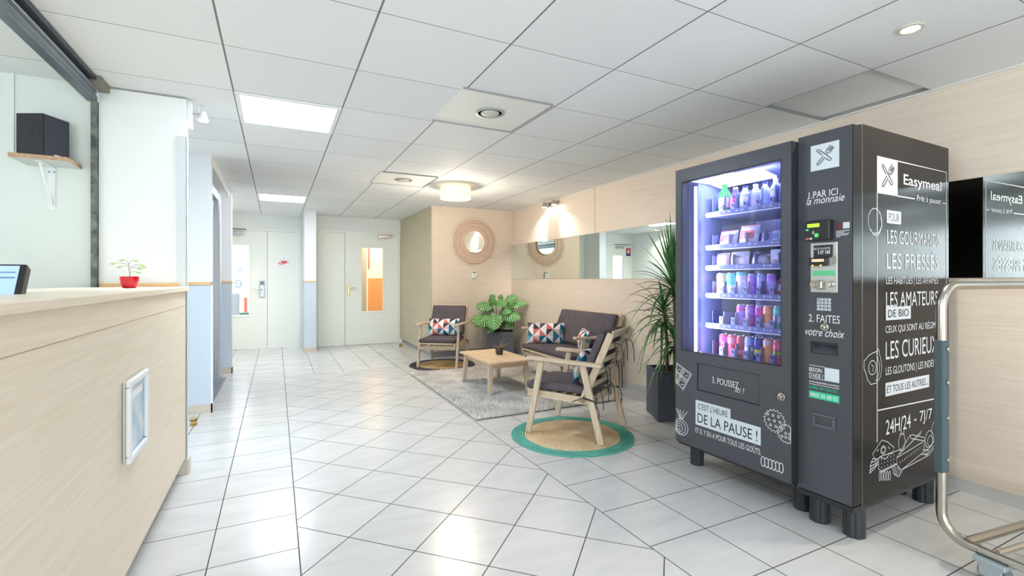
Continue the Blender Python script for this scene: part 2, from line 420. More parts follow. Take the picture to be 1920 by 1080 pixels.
# outer walls behind the camera, with an unseen glazed entrance added for fill light
struct('wall_back', MB().box(-4.0, -3.4, -4.1, -4, 0, CEIL).box(-3.4, 2.6, -4.1, -4, 2.12, CEIL).box(2.6, 3.5, -4.1, -4, 0, CEIL).box(-3.4, 2.6, -4.1, -4, 0, .12), M_white)
struct('wall_office_left', MB().box(-4.1, -4, -4.1, -3.2, 0, CEIL).box(-4.1, -4, -3.2, 1.2, 2.12, CEIL).box(-4.1, -4, -3.2, 1.2, 0, .75).box(-4.1, -4, 1.2, 3.5, 0, CEIL), M_white)
def window(n, cx0, cx1, z0, z1, axis, pos, bars):
    e = structe('window_%d' % n)
    f = MB(); w = .05
    def bx(a0, a1, b0, b1):
        if axis == 'x': f.box(a0, a1, pos-.03, pos+.03, b0, b1)
        else: f.box(pos-.03, pos+.03, a0, a1, b0, b1)
    bx(cx0, cx1, z0, z0+w); bx(cx0, cx1, z1-w, z1)
    for k in range(bars+1):
        a = cx0+(cx1-cx0-w)*k/bars; bx(a, a+w, z0+w, z1-w)
    obj('window_frame', f, M_dmetal, e)
    g = MB()
    if axis == 'x': g.box(cx0+.02, cx1-.02, pos-.004, pos+.004, z0+.02, z1-.02)
    else: g.box(pos-.004, pos+.004, cx0+.02, cx1-.02, z0+.02, z1-.02)
    obj('pane', g, M_glass, e)
    return e
window(1, -3.4, 2.6, .12, 2.12, 'x', -4.05, 4)
window(2, -3.2, 1.2, .75, 2.12, 'y', -4.05, 3)
light('AREA', 'entrance_fill', (-.4, -4.25, 1.15), 38, (.88, .94, 1.), target=(-.4, 0, 1.1), shape='RECTANGLE', size=6.0, size_y=2.0)  # added fill from behind the camera, set outside the unseen entrance
light('AREA', 'ceiling_fill', (-.4, -4.6, .35), 122, (.88, .97, 1.), target=(.2, -1.2, 2.2), shape='RECTANGLE', size=6.0, size_y=1.4)  # added unseen source aimed upward to brighten the ceiling
light('AREA', 'daylight_office_window', (-4.25, -1, 1.45), 24, (.86, .93, 1.), target=(0, -1, 1.4), shape='RECTANGLE', size=4.4, size_y=1.4, spread=1.45)
# rooms glimpsed through the two door windows
struct('wall_passage', MB().box(.9, 3.2, 10.6, 10.7, 0, 2.4), two_tone('cream_and_orange_wall', (222, 150, 84), (244, 226, 190), 1.19))
struct('wall_passage_left', MB().box(.8, .9, 9.3, 10.7, 0, 2.4).box(3.2, 3.3, 8.95, 10.7, 0, 2.4), mat('dim_beige_passage', (176, 160, 132), .6))
struct('floor_passage', MB().box(.8, 3.3, 9.3, 10.7, -.08, 0), M_floor)
struct('ceiling_passage', MB().box(.8, 3.3, 9.3, 10.7, 2.4, 2.46), M_white)
struct('trim_12', MB().box(1.74, 1.768, 10.54, 10.6, 0, 2.2), mat('white_architrave', (242, 236, 226), .5))
struct('trim_16', MB().box(.9, 1.738, 10.50, 10.6, 0, 2.05), MATS['dim_beige_passage'])
struct('trim_13', MB().box(1.772, 1.815, 10.57, 10.6, 1.40, 2.3), mat('brown_notice_strip', (168, 110, 84), .6))
light('AREA', 'passage_fill', (2.0, 9.8, 2.38), 26, (1., .93, .8), target=(2.0, 9.8, 0), size=.5)  # added light without a fitting, brightens the passage beyond the door
struct('floor_street', MB().box(-3.5, .7, 9.3, 14, -.1, -.02), mat('pale_paving', (210, 210, 208), .8))
struct('wall_street', MB().box(-3.5, .7, 13.6, 13.7, 0, 1.25), mat('pale_street_wall', (228, 232, 236), .8))
# ------------------------------------------------------------------ doors
def hinge(parent, x, y, zs):
    for z in zs: obj('hinge', MB().lathe([(.009, -.05), (.009, .05)], (x, y, z), 10), M_door, parent, smooth=True)
def leaf(parent, name, x0, x1, z0, z1, y, hole=None):
    """door leaf 40 mm thick whose front is the plane y; hole = (x0,x1,z0,z1) of its window"""
    b = MB()
    if hole:
        a, c, d, e = hole
        b.box(x0, a, y, y+.04, z0, z1).box(c, x1, y, y+.04, z0, z1).box(a, c, y, y+.04, z0, d).box(a, c, y, y+.04, e, z1)
    else: b.box(x0, x1, y, y+.04, z0, z1)
    l = obj(name, b, M_door, parent, bevel=0 if hole else .002)
    if hole:
        f = MB(); w = .03
        f.box(a-w, c+w, y-.012, y, d-w, d+.006).box(a-w, c+w, y-.012, y, e-.006, e+w).box(a-w, a+.006, y-.012, y, d, e).box(c-.006, c+w, y-.012, y, d, e)
        obj('glazing_bead', f, M_door, l, bevel=.003)
        obj('pane', MB().box(a, c, y+.017, y+.023, d, e), M_glass, l)
    return l
d2 = structe('door_2')
obj('door_frame', MB().box(.645, .66, 8.785, 8.90, 0, 1.995).box(2.008, 2.05, 8.785, 8.90, 0, 2.01).box(.66, 2.008, 8.785, 8.90, 1.982, 2.01), M_door, d2, bevel=.002)
leaf(d2, 'door_leaf', .661, 1.083, .006, 1.98, 8.80)
lr = leaf(d2, 'door_leaf', 1.089, 2.006, .006, 1.98, 8.80, (1.365, 1.745, .59, 1.735))
hinge(d2, 2.012, 8.79, (.3, 1.02, 1.6, 1.75))
hd = obj('door_handle', MB().box(1.127, 1.163, 8.790, 8.80, .874, 1.085), M_brass, lr, bevel=.004)
obj('lever', MB().tube([(1.145, 8.795, 1.015), (1.145, 8.748, 1.015), (1.17, 8.742, 1.017), (1.255, 8.742, 1.012)], .008, 8), M_chrome, hd, smooth=True)
cl = obj('door_closer', MB().box(1.655, 1.885, 8.755, 8.80, 1.915, 1.962), M_nickel, d2, bevel=.005)
obj('closer_arm', MB().box(1.46, 1.94, 8.772, 8.785, 1.972, 1.984).bar((1.80, 8.775, 1.90), (1.80, 8.775, 1.985), .02, .02), M_metal, cl, bevel=.002)
d1 = structe('door_1')
obj('door_frame', MB().box(-1.0, -.985, 9.045, 9.15, 0, 1.985).box(.35, .375, 9.045, 9.15, 0, 2.005).box(-.985, .35, 9.045, 9.15, 1.980, 2.005), M_door, d1, bevel=.002)
ll = leaf(d1, 'door_leaf', -.983, -.137, .008, 1.977, 9.06, (-.72, -.405, .57, 1.735))
lr1 = leaf(d1, 'door_leaf', -.131, .348, .008, 1.977, 9.06)
obj('gap_cover_strip', MB().box(-.16, -.11, 9.101, 9.115, .008, 1.977), M_door, d1)  # strip added behind the leaves to cover the gap that leaked light
obj('gap_cover_strip', MB().box(1.06, 1.11, 8.841, 8.855, .006, 1.98), M_door, d2)  # added cover behind the gap of the right pair as well
hinge(d1, .352, 9.05, (.14, .87, 1.5, 1.68))
lk = obj('card_lock', MB().box(-.248, -.176, 9.035, 9.06, .866, 1.142), M_metal, ll, bevel=.006)
obj('card_slot', MB().box(-.238, -.186, 9.030, 9.036, 1.07, 1.13), M_dmetal, lk, bevel=.002)
obj('lever', MB().tube([(-.212, 9.035, .995), (-.212, 8.995, .995), (-.24, 8.988, .995), (-.33, 8.988, .998)], .009, 8), M_nickel, lk, smooth=True)
cl1 = obj('door_closer', MB().box(-.72, -.49, 9.012, 9.06, 1.905, 1.95), M_metal, d1, bevel=.005)
obj('closer_arm', MB().box(-.93, -.44, 9.03, 9.045, 1.990, 2.004), M_dmetal, cl1, bevel=.002)
# round coffee sign and the fire sign on the cafe door
sg = thing('coffee_sign', 'round white sign with a red coffee cup on the far left door', 'sign', (.12, 9.058, 1.463))
def disc(rx, rz, y0, y1, n=40):
    e = ellipse(0, 0, rx, rz, n); return MB().prism(e, lambda a, b, t: (a, y0+(y1-y0)*t, b), 1)
obj('sign_plate', disc(.112, .097, -.006, 0), mat('white_sign', (240, 240, 240), .4), sg)
f3 = lambda a, b, t: (a, -.0065-t, b)
cup = MB(); cup.add([f3(x, z, .001) for x, z in [(-.05, .018), (.052, .018), (.047, -.004), (.035, -.022), (.012, -.032), (-.012, -.032), (-.034, -.022), (-.046, -.004)]], [tuple(range(8))])
ribbon(cup, ellipse(.056, .0, .017, .015, 16), .008, f3, True)
ribbon(cup, [(-.005, .026), (-.012, .034), (.002, .042), (-.006, .052)], .006, f3)
for (x, z, r) in [(-.065, -.018, .012), (-.048, -.034, .013), (-.078, -.036, .01), (-.03, -.045, .01), (-.085, -.01, .007)]:
    cup.add([f3(a, b, .0015) for a, b in ellipse(x, z, r, r*.75, 12)], [tuple(range(12))])
obj('cup_emblem', cup, mat('coffee_red', (226, 82, 104), .5), sg)
fs = thing('fire_sign', 'small red fire extinguisher sign near the left door hinge', 'sign', (-.88, 9.058, 1.825))
obj('sign_plate', MB().box(-.07, .07, -.004, 0, -.045, .095), mat('sign_red', (208, 40, 44), .5), fs)
obj('sign_foot', MB().box(-.07, .07, -.004, 0, -.095, -.045), mat('sign_blue', (40, 52, 130), .5), fs)
fe = MB(); g3 = lambda a, b, t: (a, -.0045-t, b)
fe.add([g3(x, z, .001) for x, z in [(-.022, -.035), (.018, -.035), (.018, .03), (.008, .048), (-.012, .048), (-.022, .03)]], [tuple(range(6))])
ribbon(fe, [(-.004, .05), (-.004, .065), (.02, .07)], .008, g3); ribbon(fe, [(-.004, .06), (-.035, .05), (-.045, .01), (-.042, -.02)], .007, g3)
ribbon(fe, [(.034, -.03), (.034, .07)], .01, g3)
obj('extinguisher_emblem', fe, M_ind, fs)
# street furniture seen through the cafe door window
def prop(name, label, cat, m, *b):
    o = obj(name, MB().box(*b), m, bevel=.02); return tag(o, label, cat)
st = thing('cafe_sofa', 'pale grey seat block behind the left door window', 'seat', (-.83, 10.0, 0))
obj('seat', MB().box(-.24, .24, -.3, .3, .02, .45), mat('pale_grey_upholstery', (176, 182, 190), .8), st, bevel=.03)
obj('backrest', MB().box(-.24, .24, -.3, -.14, .45, .92), mat('pale_grey_upholstery', (176, 182, 190), .8), st, bevel=.03)
oc = thing('cafe_chair', 'small orange chair behind the left door window', 'chair', (-.555, 11.0, 0))
obj('backrest', MB().box(-.03, .03, .02, .06, .45, .80), mat('coral_plastic', (226, 130, 104), .5), oc, bevel=.015)
obj('seat', MB().box(-.03, .03, -.3, .06, .42, .46), mat('coral_plastic', (226, 130, 104), .5), oc, bevel=.01)
for x in (-.018, .018):
    for y in (-.28, .04): obj('leg', MB().box(x-.012, x+.012, y-.012, y+.012, -.02, .42), M_dmetal, oc)
gc = thing('cafe_stool', 'green stool behind the left door window', 'stool', (-.50, 10.5, 0))
obj('seat', MB().lathe([(.15, .42), (.16, .44), (.16, .50), (.15, .52)], n=20), mat('bottle_green', (58, 120, 100), .6), gc, smooth=True)
obj('stem', MB().lathe([(.03, .02), (.03, .42)], n=12), M_dmetal, gc, smooth=True)
obj('base', MB().lathe([(.14, -.02), (.14, 0), (.03, .02)], n=20), M_dmetal, gc, smooth=True)
w3 = structe('window_3')
obj('window_frame', MB().box(-3.2, .6, 12.0, 12.06, 0, .1).box(-3.2, .6, 12.0, 12.06, 2.3, 2.36).box(-1.95, -1.9, 12.0, 12.06, .1, 2.3).box(.55, .6, 12.0, 12.06, .1, 2.3), mat('white_window_bar', (235, 236, 238), .5), w3)
obj('pane', MB().box(-3.2, .6, 12.02, 12.03, .1, 2.3), M_glass, w3)
wl = MB()
for s_, x, z, h_ in (('2', -.80, 1.56, .1), ('A', -.66, 1.30, .15), ('e', -.72, .98, .17), ('AD', -.86, .78, .1)):
    text_mesh(s_, 0, 1, 0, 1, lambda a, b, t, x=x, z=z, h_=h_, s_=s_: (x+(1-a)*h_*(.9 if len(s_) == 1 else 1.6)-.1, 12.01, z+b*h_), mb=wl)
obj('lettering', wl, mat('frosted_lettering', (150, 165, 185), .6), w3)
# ------------------------------------------------------------------ lift
lf = thing('lift', 'steel lift doors recessed in the white wall on the left', 'lift', (-.60, 5.9, 0))
SH = lambda b, x0, x1, y0, y1, z0, z1: b.box(x0+.60, x1+.60, y0-5.9, y1-5.9, z0, z1)
b = MB(); SH(b, -.64, -.62, 5.0, 5.62, .01, 2.04); obj('door', b, mat('lift_steel', (150, 152, 160), .35, .9), lf, bevel=.003)
b = MB(); SH(b, -.635, -.615, 5.62, 6.15, .01, 2.04); dl = obj('door', b, MATS['lift_steel'], lf, bevel=.003)
b = MB(); SH(b, -.6145, -.612, 5.72, 5.84, 1.55, 1.80); nt_ = obj('notice', b, M_white, dl)
b = MB(); SH(b, -.6118, -.6105, 5.73, 5.83, 1.70, 1.76); obj('notice_band', b, mat('pink_notice', (232, 150, 160), .6), nt_)
b = MB(); SH(b, -.64, -.575, 5.0, 6.16, 2.04, 2.13); obj('header', b, M_metal, lf, bevel=.003)
b = MB(); SH(b, -.66, -.57, 6.15, 6.24, 0, 2.13); obj('jamb', b, M_metal, lf, bevel=.003)
b = MB(); SH(b, -.66, -.585, 6.24, 6.52, 0, 2.13); obj('jamb', b, mat('grey_lift_jamb', (168, 172, 184), .4, .5), lf, bevel=.003)
b = MB(); SH(b, -.70, -.53, 5.0, 6.55, .001, .008); obj('sill', b, M_metal, lf)
struct('trim_14', MB().box(-.70, -.60, 6.52, 6.82, 0, 2.18).box(-.70, -.60, 5.0, 6.52, 2.13, 2.18), M_two)
# ------------------------------------------------------------------ reception
ct = thing('reception_counter', 'pale oak laminate reception counter along the left edge', 'counter', (-.483, 1.0, 0))
obj('front_panel', MB().box(-.04, 0, -2.4, 2.392, .105, 1.095), M_lam2, ct, bevel=.002)
obj('panel_joint', MB().box(-.002, .0012, -2.4, 2.39, 1.0085, 1.0105), mat('counter_joint_brown', (182, 160, 128), .7), ct)  # joint between panels drawn as a thin brown line
obj('end_strip', MB().box(-.038, .0, 2.393, 2.404, .10, 1.095), mat('grey_end_strip', (190, 194, 192), .4), ct)
obj('ledge', MB().box(-.525, .018, -2.4, 2.404, 1.095, 1.121), M_lam2, ct, bevel=.004)
obj('plinth', MB().box(-.06, -.043, -2.4, 2.38, 0, .105), M_skirt, ct)
obj('desk', MB().box(-1.2, -.06, -2.4, 2.38, .725, .755), M_lam2, ct)
sf = thing('poster_frame', 'white snap frame with a pale blue notice on the counter front', 'frame', (-.481, 2.228, .66))
obj('backing', MB().box(0, .008, -.135, .135, -.142, .142), mat('poster_backing_grey', (186, 196, 184), .5), sf)
fr = MB()
for q in ((-.138, .138, -.147, -.122), (-.138, .138, .122, .147)): fr.box(.008, .024, *q[:2], *q[2:])
for q in ((-.138, -.112), (.112, .138)): fr.box(.008, .024, q[0], q[1], -.122, .122)
obj('profile', fr, mat('white_frame_profile', (236, 238, 240), .35), sf, bevel=.006, seg=3)
po = mat('notice_print', (226, 234, 240), .5, var=(9, (176, 206, 222)))
obj('poster', MB().box(.0085, .010, -.112, .112, -.122, .122), po, sf)
obj('poster_heading', MB().box(.0101, .0106, -.09, .09, .07, .10), mat('white_print', (246, 248, 250), .5), sf)
# roller shutter beam over the counter
bm = thing('shutter_beam', 'grey steel roller shutter rail running along the ceiling above the counter', 'beam', (-.905, .9, 2.155))
obj('bottom_flange', MB().box(-.035, .012, -3.4, 2.51, 0, .014).box(.0, .012, -3.4, 2.51, .014, .03), M_dmetal, bm, bevel=.003)
obj('web', MB().box(-.008, .006, -3.4, 2.51, .014, .098), mat('blue_grey_galvanised', (150, 160, 170), .32, .85, bump=(4, .2)), bm)
obj('middle_rib', MB().box(.006, .022, -3.4, 2.51, .052, .062), M_metal, bm, bevel=.002)
obj('top_flange', MB().box(-.02, .042, -3.4, 2.51, .080, .100), mat('dark_grey_steel', (70, 76, 84), .4, .6), bm, bevel=.003)  # top flange in a darker steel than the web
# monitor
mo = thing('monitor', 'tilted black computer monitor showing a pale blue screen behind the counter', 'monitor', (-.925, 1.86, .755))
mo.rotation_euler = (0, 0, math.radians(2))
hd_ = bpy.data.objects.new('display', None)
def tilt(p, a=math.radians(-27), z0=.30):
    y, z = p[1], p[2]-z0; return (p[0], y*math.cos(a)-z*math.sin(a), z0+y*math.sin(a)+z*math.cos(a))
def tb(*b):
    m_ = MB().box(*b); m_.v = [tilt(p) for p in m_.v]; return m_
bpy.data.objects.remove(hd_)
ds = obj('housing', tb(-.26, .255, -.012, .022, .14, .469), M_black, mo, bevel=.004)
scr = mat('screen_window', (150, 178, 224), .3, 0, .5, emit=.55)
obj('screen', tb(-.247, .240, -.0135, -.012, .155, .462), scr, ds)
ui = MB()
for q in ((.10, .20, .385, .392), (.0, .235, .42, .424), (-.2, .235, .438, .441)):
    t_ = tb(q[0], q[1], -.0150, -.0137, q[2], q[3]); ui.add(t_.v, t_.f)
obj('screen_text', ui, mat('screen_dark_text', (92, 128, 150), .4, emit=.2), ds)
obj('screen_block', tb(.165, .20, -.0148, -.0137, .17, .36), mat('screen_coral', (214, 136, 122), .4, emit=.4), ds)
obj('screen_block', tb(.0, .10, -.0148, -.0137, .17, .36), mat('screen_lilac', (178, 190, 232), .4, emit=.5), ds)
obj('stand', MB().box(-.03, .03, .03, .06, .01, .33).box(-.12, .12, -.08, .12, 0, .012), M_black, mo, bevel=.004)
# shelf, speaker
sh = thing('wall_shelf', 'small oak edged shelf on a white bracket on the office wall', 'shelf', (-1.09, 3.44, 1.80))
obj('board', MB().box(-.108, .118, -.20, 0, -.022, 0), mat('pale_shelf_board', (206, 214, 212), .5), sh)
obj('edge_band', MB().box(-.108, .118, -.2015, -.20, -.022, 0).box(.118, .1195, -.2, 0, -.022, 0), wood('oak_edge_band', (196, 164, 132), (172, 138, 106), (50, 50, 8)), sh)
br = MB().box(-.022, .010, -.004, 0, -.255, -.022).box(-.022, .010, -.17, -.004, -.026, -.022)
br.bar((-.006, -.003, -.235), (-.006, -.15, -.027), .006, .014, (1, 0, 0))
bk = obj('bracket', br, mat('white_bracket', (232, 236, 236), .4), sh, bevel=.002)
for x in (-.016, .004): obj('screw', MB().lathe([(.004, -.006), (.004, -.004)], (x, 0, -.05), 10, 'y'), M_dmetal, bk)
sp = thing('loudspeaker', 'black wood-veneer loudspeaker standing on the small office shelf', 'speaker', (-1.069, 3.243, 1.80), -math.radians(26.414))
obj('cabinet', MB().box(-.1365, 0, .0, .145, .0, .216), wood('black_ash_veneer', (58, 56, 60), (40, 39, 43), (90, 90, 6), .5), sp, bevel=.002)
obj('grille', MB().box(0, .006, .004, .141, .006, .212), mat('black_grille_cloth', (52, 54, 62), .8, bump=(600, .4)), sp, bevel=.004)
obj('badge', MB().box(.006, .0075, .055, .09, .010, .017), mat('silver_badge', (230, 230, 232), .3), sp)
# red pot with seedling
rp = thing('potted_seedling', 'tiny green seedling in a glossy red pot on the counter', 'plant', (-.655, 2.97, 1.1215))
obj('pot', MB().lathe([(.024, 0), (.030, .004), (.036, .02), (.0385, .058), (.036, .058), (.034, .045)], n=28), mat('glossy_red_glaze', (206, 16, 48), .12, 0, .6), rp, smooth=True)
obj('soil', MB().lathe([(.034, .044), (.034, .048)], n=20), M_soil, rp)
sm = MB().tube([(0, 0, .045), (.002, 0, .075), (-.004, 0, .10), (-.002, 0, .125)], [.0016, .0014, .0012, .0008], 6)
tips = [(-.05, -.01, .124, -.004, .115), (-.018, .0, .142, -.003, .12), (.012, .006, .140, -.003, .12), (.04, .0, .118, 0, .105), (.03, -.01, .10, .0, .09), (.022, .01, .082, .001, .075), (-.03, .008, .108, -.003, .105), (-.012, -.01, .052, 0, .05), (.045, .01, .108, .0, .10)]
for (x, y, z, bx_, bz_) in tips: sm.tube([(bx_, 0, bz_), ((x+bx_)/2, y/2, (z+bz_)/2+.005), (x, y, z)], .0008, 5)
obj('stem', sm, mat('seedling_stem', (104, 84, 58), .7), rp, smooth=True)
lv = MB()
def mini_leaf(mb, base, tip, w, up=(0, 0, 1)):
    b_, t_ = Vector(base), Vector(tip); d = t_-b_; s_ = d.cross(Vector(up))
    if s_.length < 1e-6: s_ = Vector((1, 0, 0))
    s_.normalize(); nrm = s_.cross(d).normalized()
    def fn(u, v):
        k = math.sin(PI*min(max(v, .0), 1)**.8)*w/2; q = (u-.5)*2
        return b_+d*v+s_*(q*k)+nrm*(-abs(q)*k*.25)
    mb.sheet(fn, 4, 6)
for (x, y, z, bx_, bz_) in tips:
    mini_leaf(lv, (x, y, z), (x+(.03 if x > 0 else -.03)*.9, y-.004, z-.006), .014, (0, -.6, .8))
obj('leaves', lv, mat('fresh_leaf_green', (150, 186, 96), .5), rp, smooth=True)
# white spotlight on the partition
wsx = thing('partition_spotlight', 'white spotlight with looped cable on the partition end beside the counter', 'spotlight', (-.478, 3.455, 2.24))
obj('plate', MB().box(-.004, .022, -.014, .014, -.16, .0), mat('white_fitting', (225, 228, 230), .4), wsx, bevel=.002)
obj('arm', MB().tube([(.02, 0, -.065), (.05, 0, -.066), (.075, 0, -.07)], .005, 8), M_metal, wsx, smooth=True)
obj('cable', MB().tube([(.055, 0, -.06), (.052, 0, -.03), (.062, 0, -.005), (.078, 0, -.012), (.078, 0, -.05)], .003, 6), M_metal, wsx, smooth=True)
hd2 = obj('lamp_head', MB().lathe([(.014, .0), (.018, -.02), (.026, -.04), (.030, -.05)], (.078, 0, -.05), 18), MATS['white_fitting'], wsx, smooth=True)
obj('bulb', MB().lathe([(.024, -.051), (.024, -.054), (.01, -.058)], (.078, 0, -.05), 16), mat('spot_bulb_glow', (255, 250, 240), .5, emit=40), hd2)
light('SPOT', 'spot_beam', (.078, 0, -.115), 26, (.93, .96, 1.), wsx, target=(-.05, .1, -2.2), spot_size=2.6, spot_blend=.9, shadow_soft_size=.03)
# door stops
for loc, lab in (((-.591, 4.532, 0), 'brass door stop on the floor by the white pillar on the left'), ((1.92, 8.2, 0), 'small brass door stop beside the far right double door')):
    ds_ = thing('door_stop', lab, 'door stop', loc)
    obj('post', MB().lathe([(.026, 0), (.028, .008), (.022, .012), (.022, .034), (.027, .038), (.027, .05), (.022, .056)], n=20), M_brass, ds_, smooth=True)
    obj('rubber_ring', MB().lathe([(.0285, .0405), (.0285, .047)], n=20), M_black, ds_, smooth=True)
# ------------------------------------------------------------------ ceiling fittings
M_led = mat('led_diffuser', (255, 255, 255), .5, emit=LED, ecol=(232, 243, 255))
M_led_soft = mat('led_diffuser_soft', (255, 255, 255), .5, emit=LED*.36, ecol=(232, 243, 255))
def led(x0, y0, label, gr=None, z=CEIL, m=M_led):
    t = thing('ceiling_light_panel', label, 'ceiling light', (x0+.3, y0+.3, z-.010))
    obj('frame', MB().box(-.296, .296, -.296, -.270, 0, .009).box(-.296, .296, .270, .296, 0, .009).box(-.296, -.270, -.27, .27, 0, .009).box(.270, .296, -.27, .27, 0, .009), mat('white_light_frame', (238, 240, 242), .4), t)
    obj('diffuser', MB().box(-.27, .27, -.27, .27, .003, .008), m, t)
led(-.222, 3.18, 'bright square ceiling light panel nearest the counter')
led(-.222, 6.78, 'bright square ceiling light panel before the far left door')
led(-.222, -.42, 'unseen square ceiling panel added as fill light over the camera side of the lobby', m=M_led_soft)  # this and the next panels are unseen, added as fill light
led(-.222, -2.82, 'unseen square ceiling panel added as fill light near the entrance glazing', m=M_led_soft)
led(1.578, -1.62, 'unseen square ceiling panel added as fill light in front of the right mirror', m=M_led_soft)
led(-2.622, 1.38, 'unseen square ceiling panel added as fill light over the reception office', m=M_led_soft)
led(-2.622, -1.62, 'unseen square ceiling panel added as fill light in the rear of the office', m=M_led_soft)
def vent(loc, label):
    t = thing('ceiling_vent', label, 'vent', loc)
    obj('tile', MB().box(-.297, .297, -.297, .297, -.004, -.0005), mat('cream_vent_tile', (240, 240, 233), .6), t, bevel=.001)
    obj('tile_edge', MB().box(-.297, .297, -.302, -.297, -.010, -.001).box(-.297, .297, .297, .302, -.010, -.001).box(.297, .302, -.297, .297, -.010, -.001), mat('vent_tile_edge', (150, 152, 148), .6), t)
    g = MB().lathe([(.098, -.005), (.098, -.010), (.080, -.014), (.078, -.006)], n=36)
    rg = obj('vent_ring', g, mat('vent_ring_grey', (176, 178, 174), .4), t, smooth=True)
    obj('vent_throat', MB().lathe([(.078, -.0045), (.078, -.006)], n=30), mat('vent_dark', (64, 64, 60), .8), rg)
    obj('vent_core', MB().lathe([(.02, -.020), (.050, -.017), (.060, -.012), (.060, -.008)], n=30), mat('vent_core_white', (206, 206, 200), .5), rg, smooth=True)
vent((1.25, 2.84, CEIL), 'round air vent in a cream ceiling tile, the nearer of the two')
vent((1.25, 5.18, CEIL), 'round air vent in a cream ceiling tile, the farther one by the lamp')
sd_ = thing('smoke_detector', 'flat white disc on the ceiling above the far right door', 'detector', (1.285, 8.36, CEIL))
obj('cover', MB().lathe([(.10, 0), (.10, -.01), (.08, -.018), (.02, -.02)], n=28), mat('detector_white', (224, 224, 220), .5), sd_, smooth=True)
def downlight(x, y, label, e=30):
    t = thing('downlight', label, 'downlight', (x, y, CEIL))
    obj('rim', MB().lathe([(.050, -.001), (.050, -.005), (.034, -.007), (.032, -.001)], n=30), mat('cream_rim', (214, 210, 196), .3), t, smooth=True)
    obj('bulb', MB().lathe([(.032, -.002), (.030, -.006), (.012, -.008)], n=24), mat('halogen_glow', (255, 236, 205), .5, emit=30), t)
    light('SPOT', 'downlight_beam', (0, 0, -.03), e, (1., .87, .7), t, spot_size=2.2, spot_blend=.8, shadow_soft_size=.03)
downlight(2.473, 1.08, 'glowing round halogen downlight in the ceiling above the vending machine')
downlight(2.473, -1.3, 'round halogen downlight in the ceiling beyond the luggage trolley')
downlight(-.78, 8.0, 'unseen downlight added to brighten the side corridor, hidden behind the lift pillar', 26)  # added fill that brightens the corridor shown in the mirror strip
# drum lamp
dr = thing('drum_lamp', 'glowing cream drum ceiling lamp above the seating corner', 'lamp', (1.88, 5.27, CEIL))
shade = mat('lamp_shade_fabric', (250, 236, 212), .8, emit=.62, ecol=(255, 226, 184))
obj('lamp_shade', MB().lathe([(.172, -.022), (.176, -.022), (.176, -.150), (.172, -.150)], n=48), shade, dr, smooth=True)
obj('shade_rim', MB().tube([(.177*math.cos(2*PI*k/48), .177*math.sin(2*PI*k/48), -.148) for k in range(48)], .003, 6, closed=True), mat('shade_rim_cream', (205, 180, 150), .7), dr, smooth=True)
obj('diffuser', MB().lathe([(.171, -.138), (.171, -.134)], n=40), mat('lamp_diffuser', (255, 250, 240), .6, emit=3.0, ecol=(255, 238, 212)), dr)
obj('mount', MB().lathe([(.06, 0), (.06, -.03)], n=20), M_white, dr)
light('POINT', 'lamp_glow', (0, 0, -.012-.006), 16, (1., .74, .46), dr, shadow_soft_size=.05)
light('POINT', 'lamp_bulb', (0, 0, -.20), 42, (1., .85, .68), dr, shadow_soft_size=.12)
# twin wall spotlight
tw = thing('wall_spotlight', 'chrome twin spotlight at the top of the right wall above the mirror strip', 'spotlight', (RW, 5.55, 2.20))
obj('back_plate', MB().box(-.016, 0, -.16, .16, -.022, .022), M_chrome, tw, bevel=.004)
for s_ in (-1, 1):
    h_ = obj('lamp_head', MB().lathe([(.018, .03), (.026, .02), (.034, -.02), (.036, -.035)], (-.07, s_*.12, -.005), 20), M_chrome, tw, smooth=True)
    obj('arm', MB().tube([(-.01, s_*.12, .0), (-.07, s_*.12, .02)], .006, 8), M_chrome, h_, smooth=True)
    obj('bulb', MB().lathe([(.032, -.033), (.030, -.037), (.01, -.04)], (-.07, s_*.12, -.005), 18), mat('twin_bulb_glow', (255, 252, 250), .5, emit=40), h_)
    light('SPOT', 'twin_beam', (-.085, s_*.12, -.055), 40, (1., .95, .93), tw, target=(.02, s_*.44, -.50), spot_size=1.15, spot_blend=1.0, shadow_soft_size=.02)
# mirror strip along the right wall
ms = thing('mirror_strip', 'long frameless mirror strip along the right wall', 'mirror', (RW, 2.0, 1.44))
obj('mirror_pane', MB().box(-.006, -.0005, -5.9, 4.83, -.267, .272), M_mirror, ms)
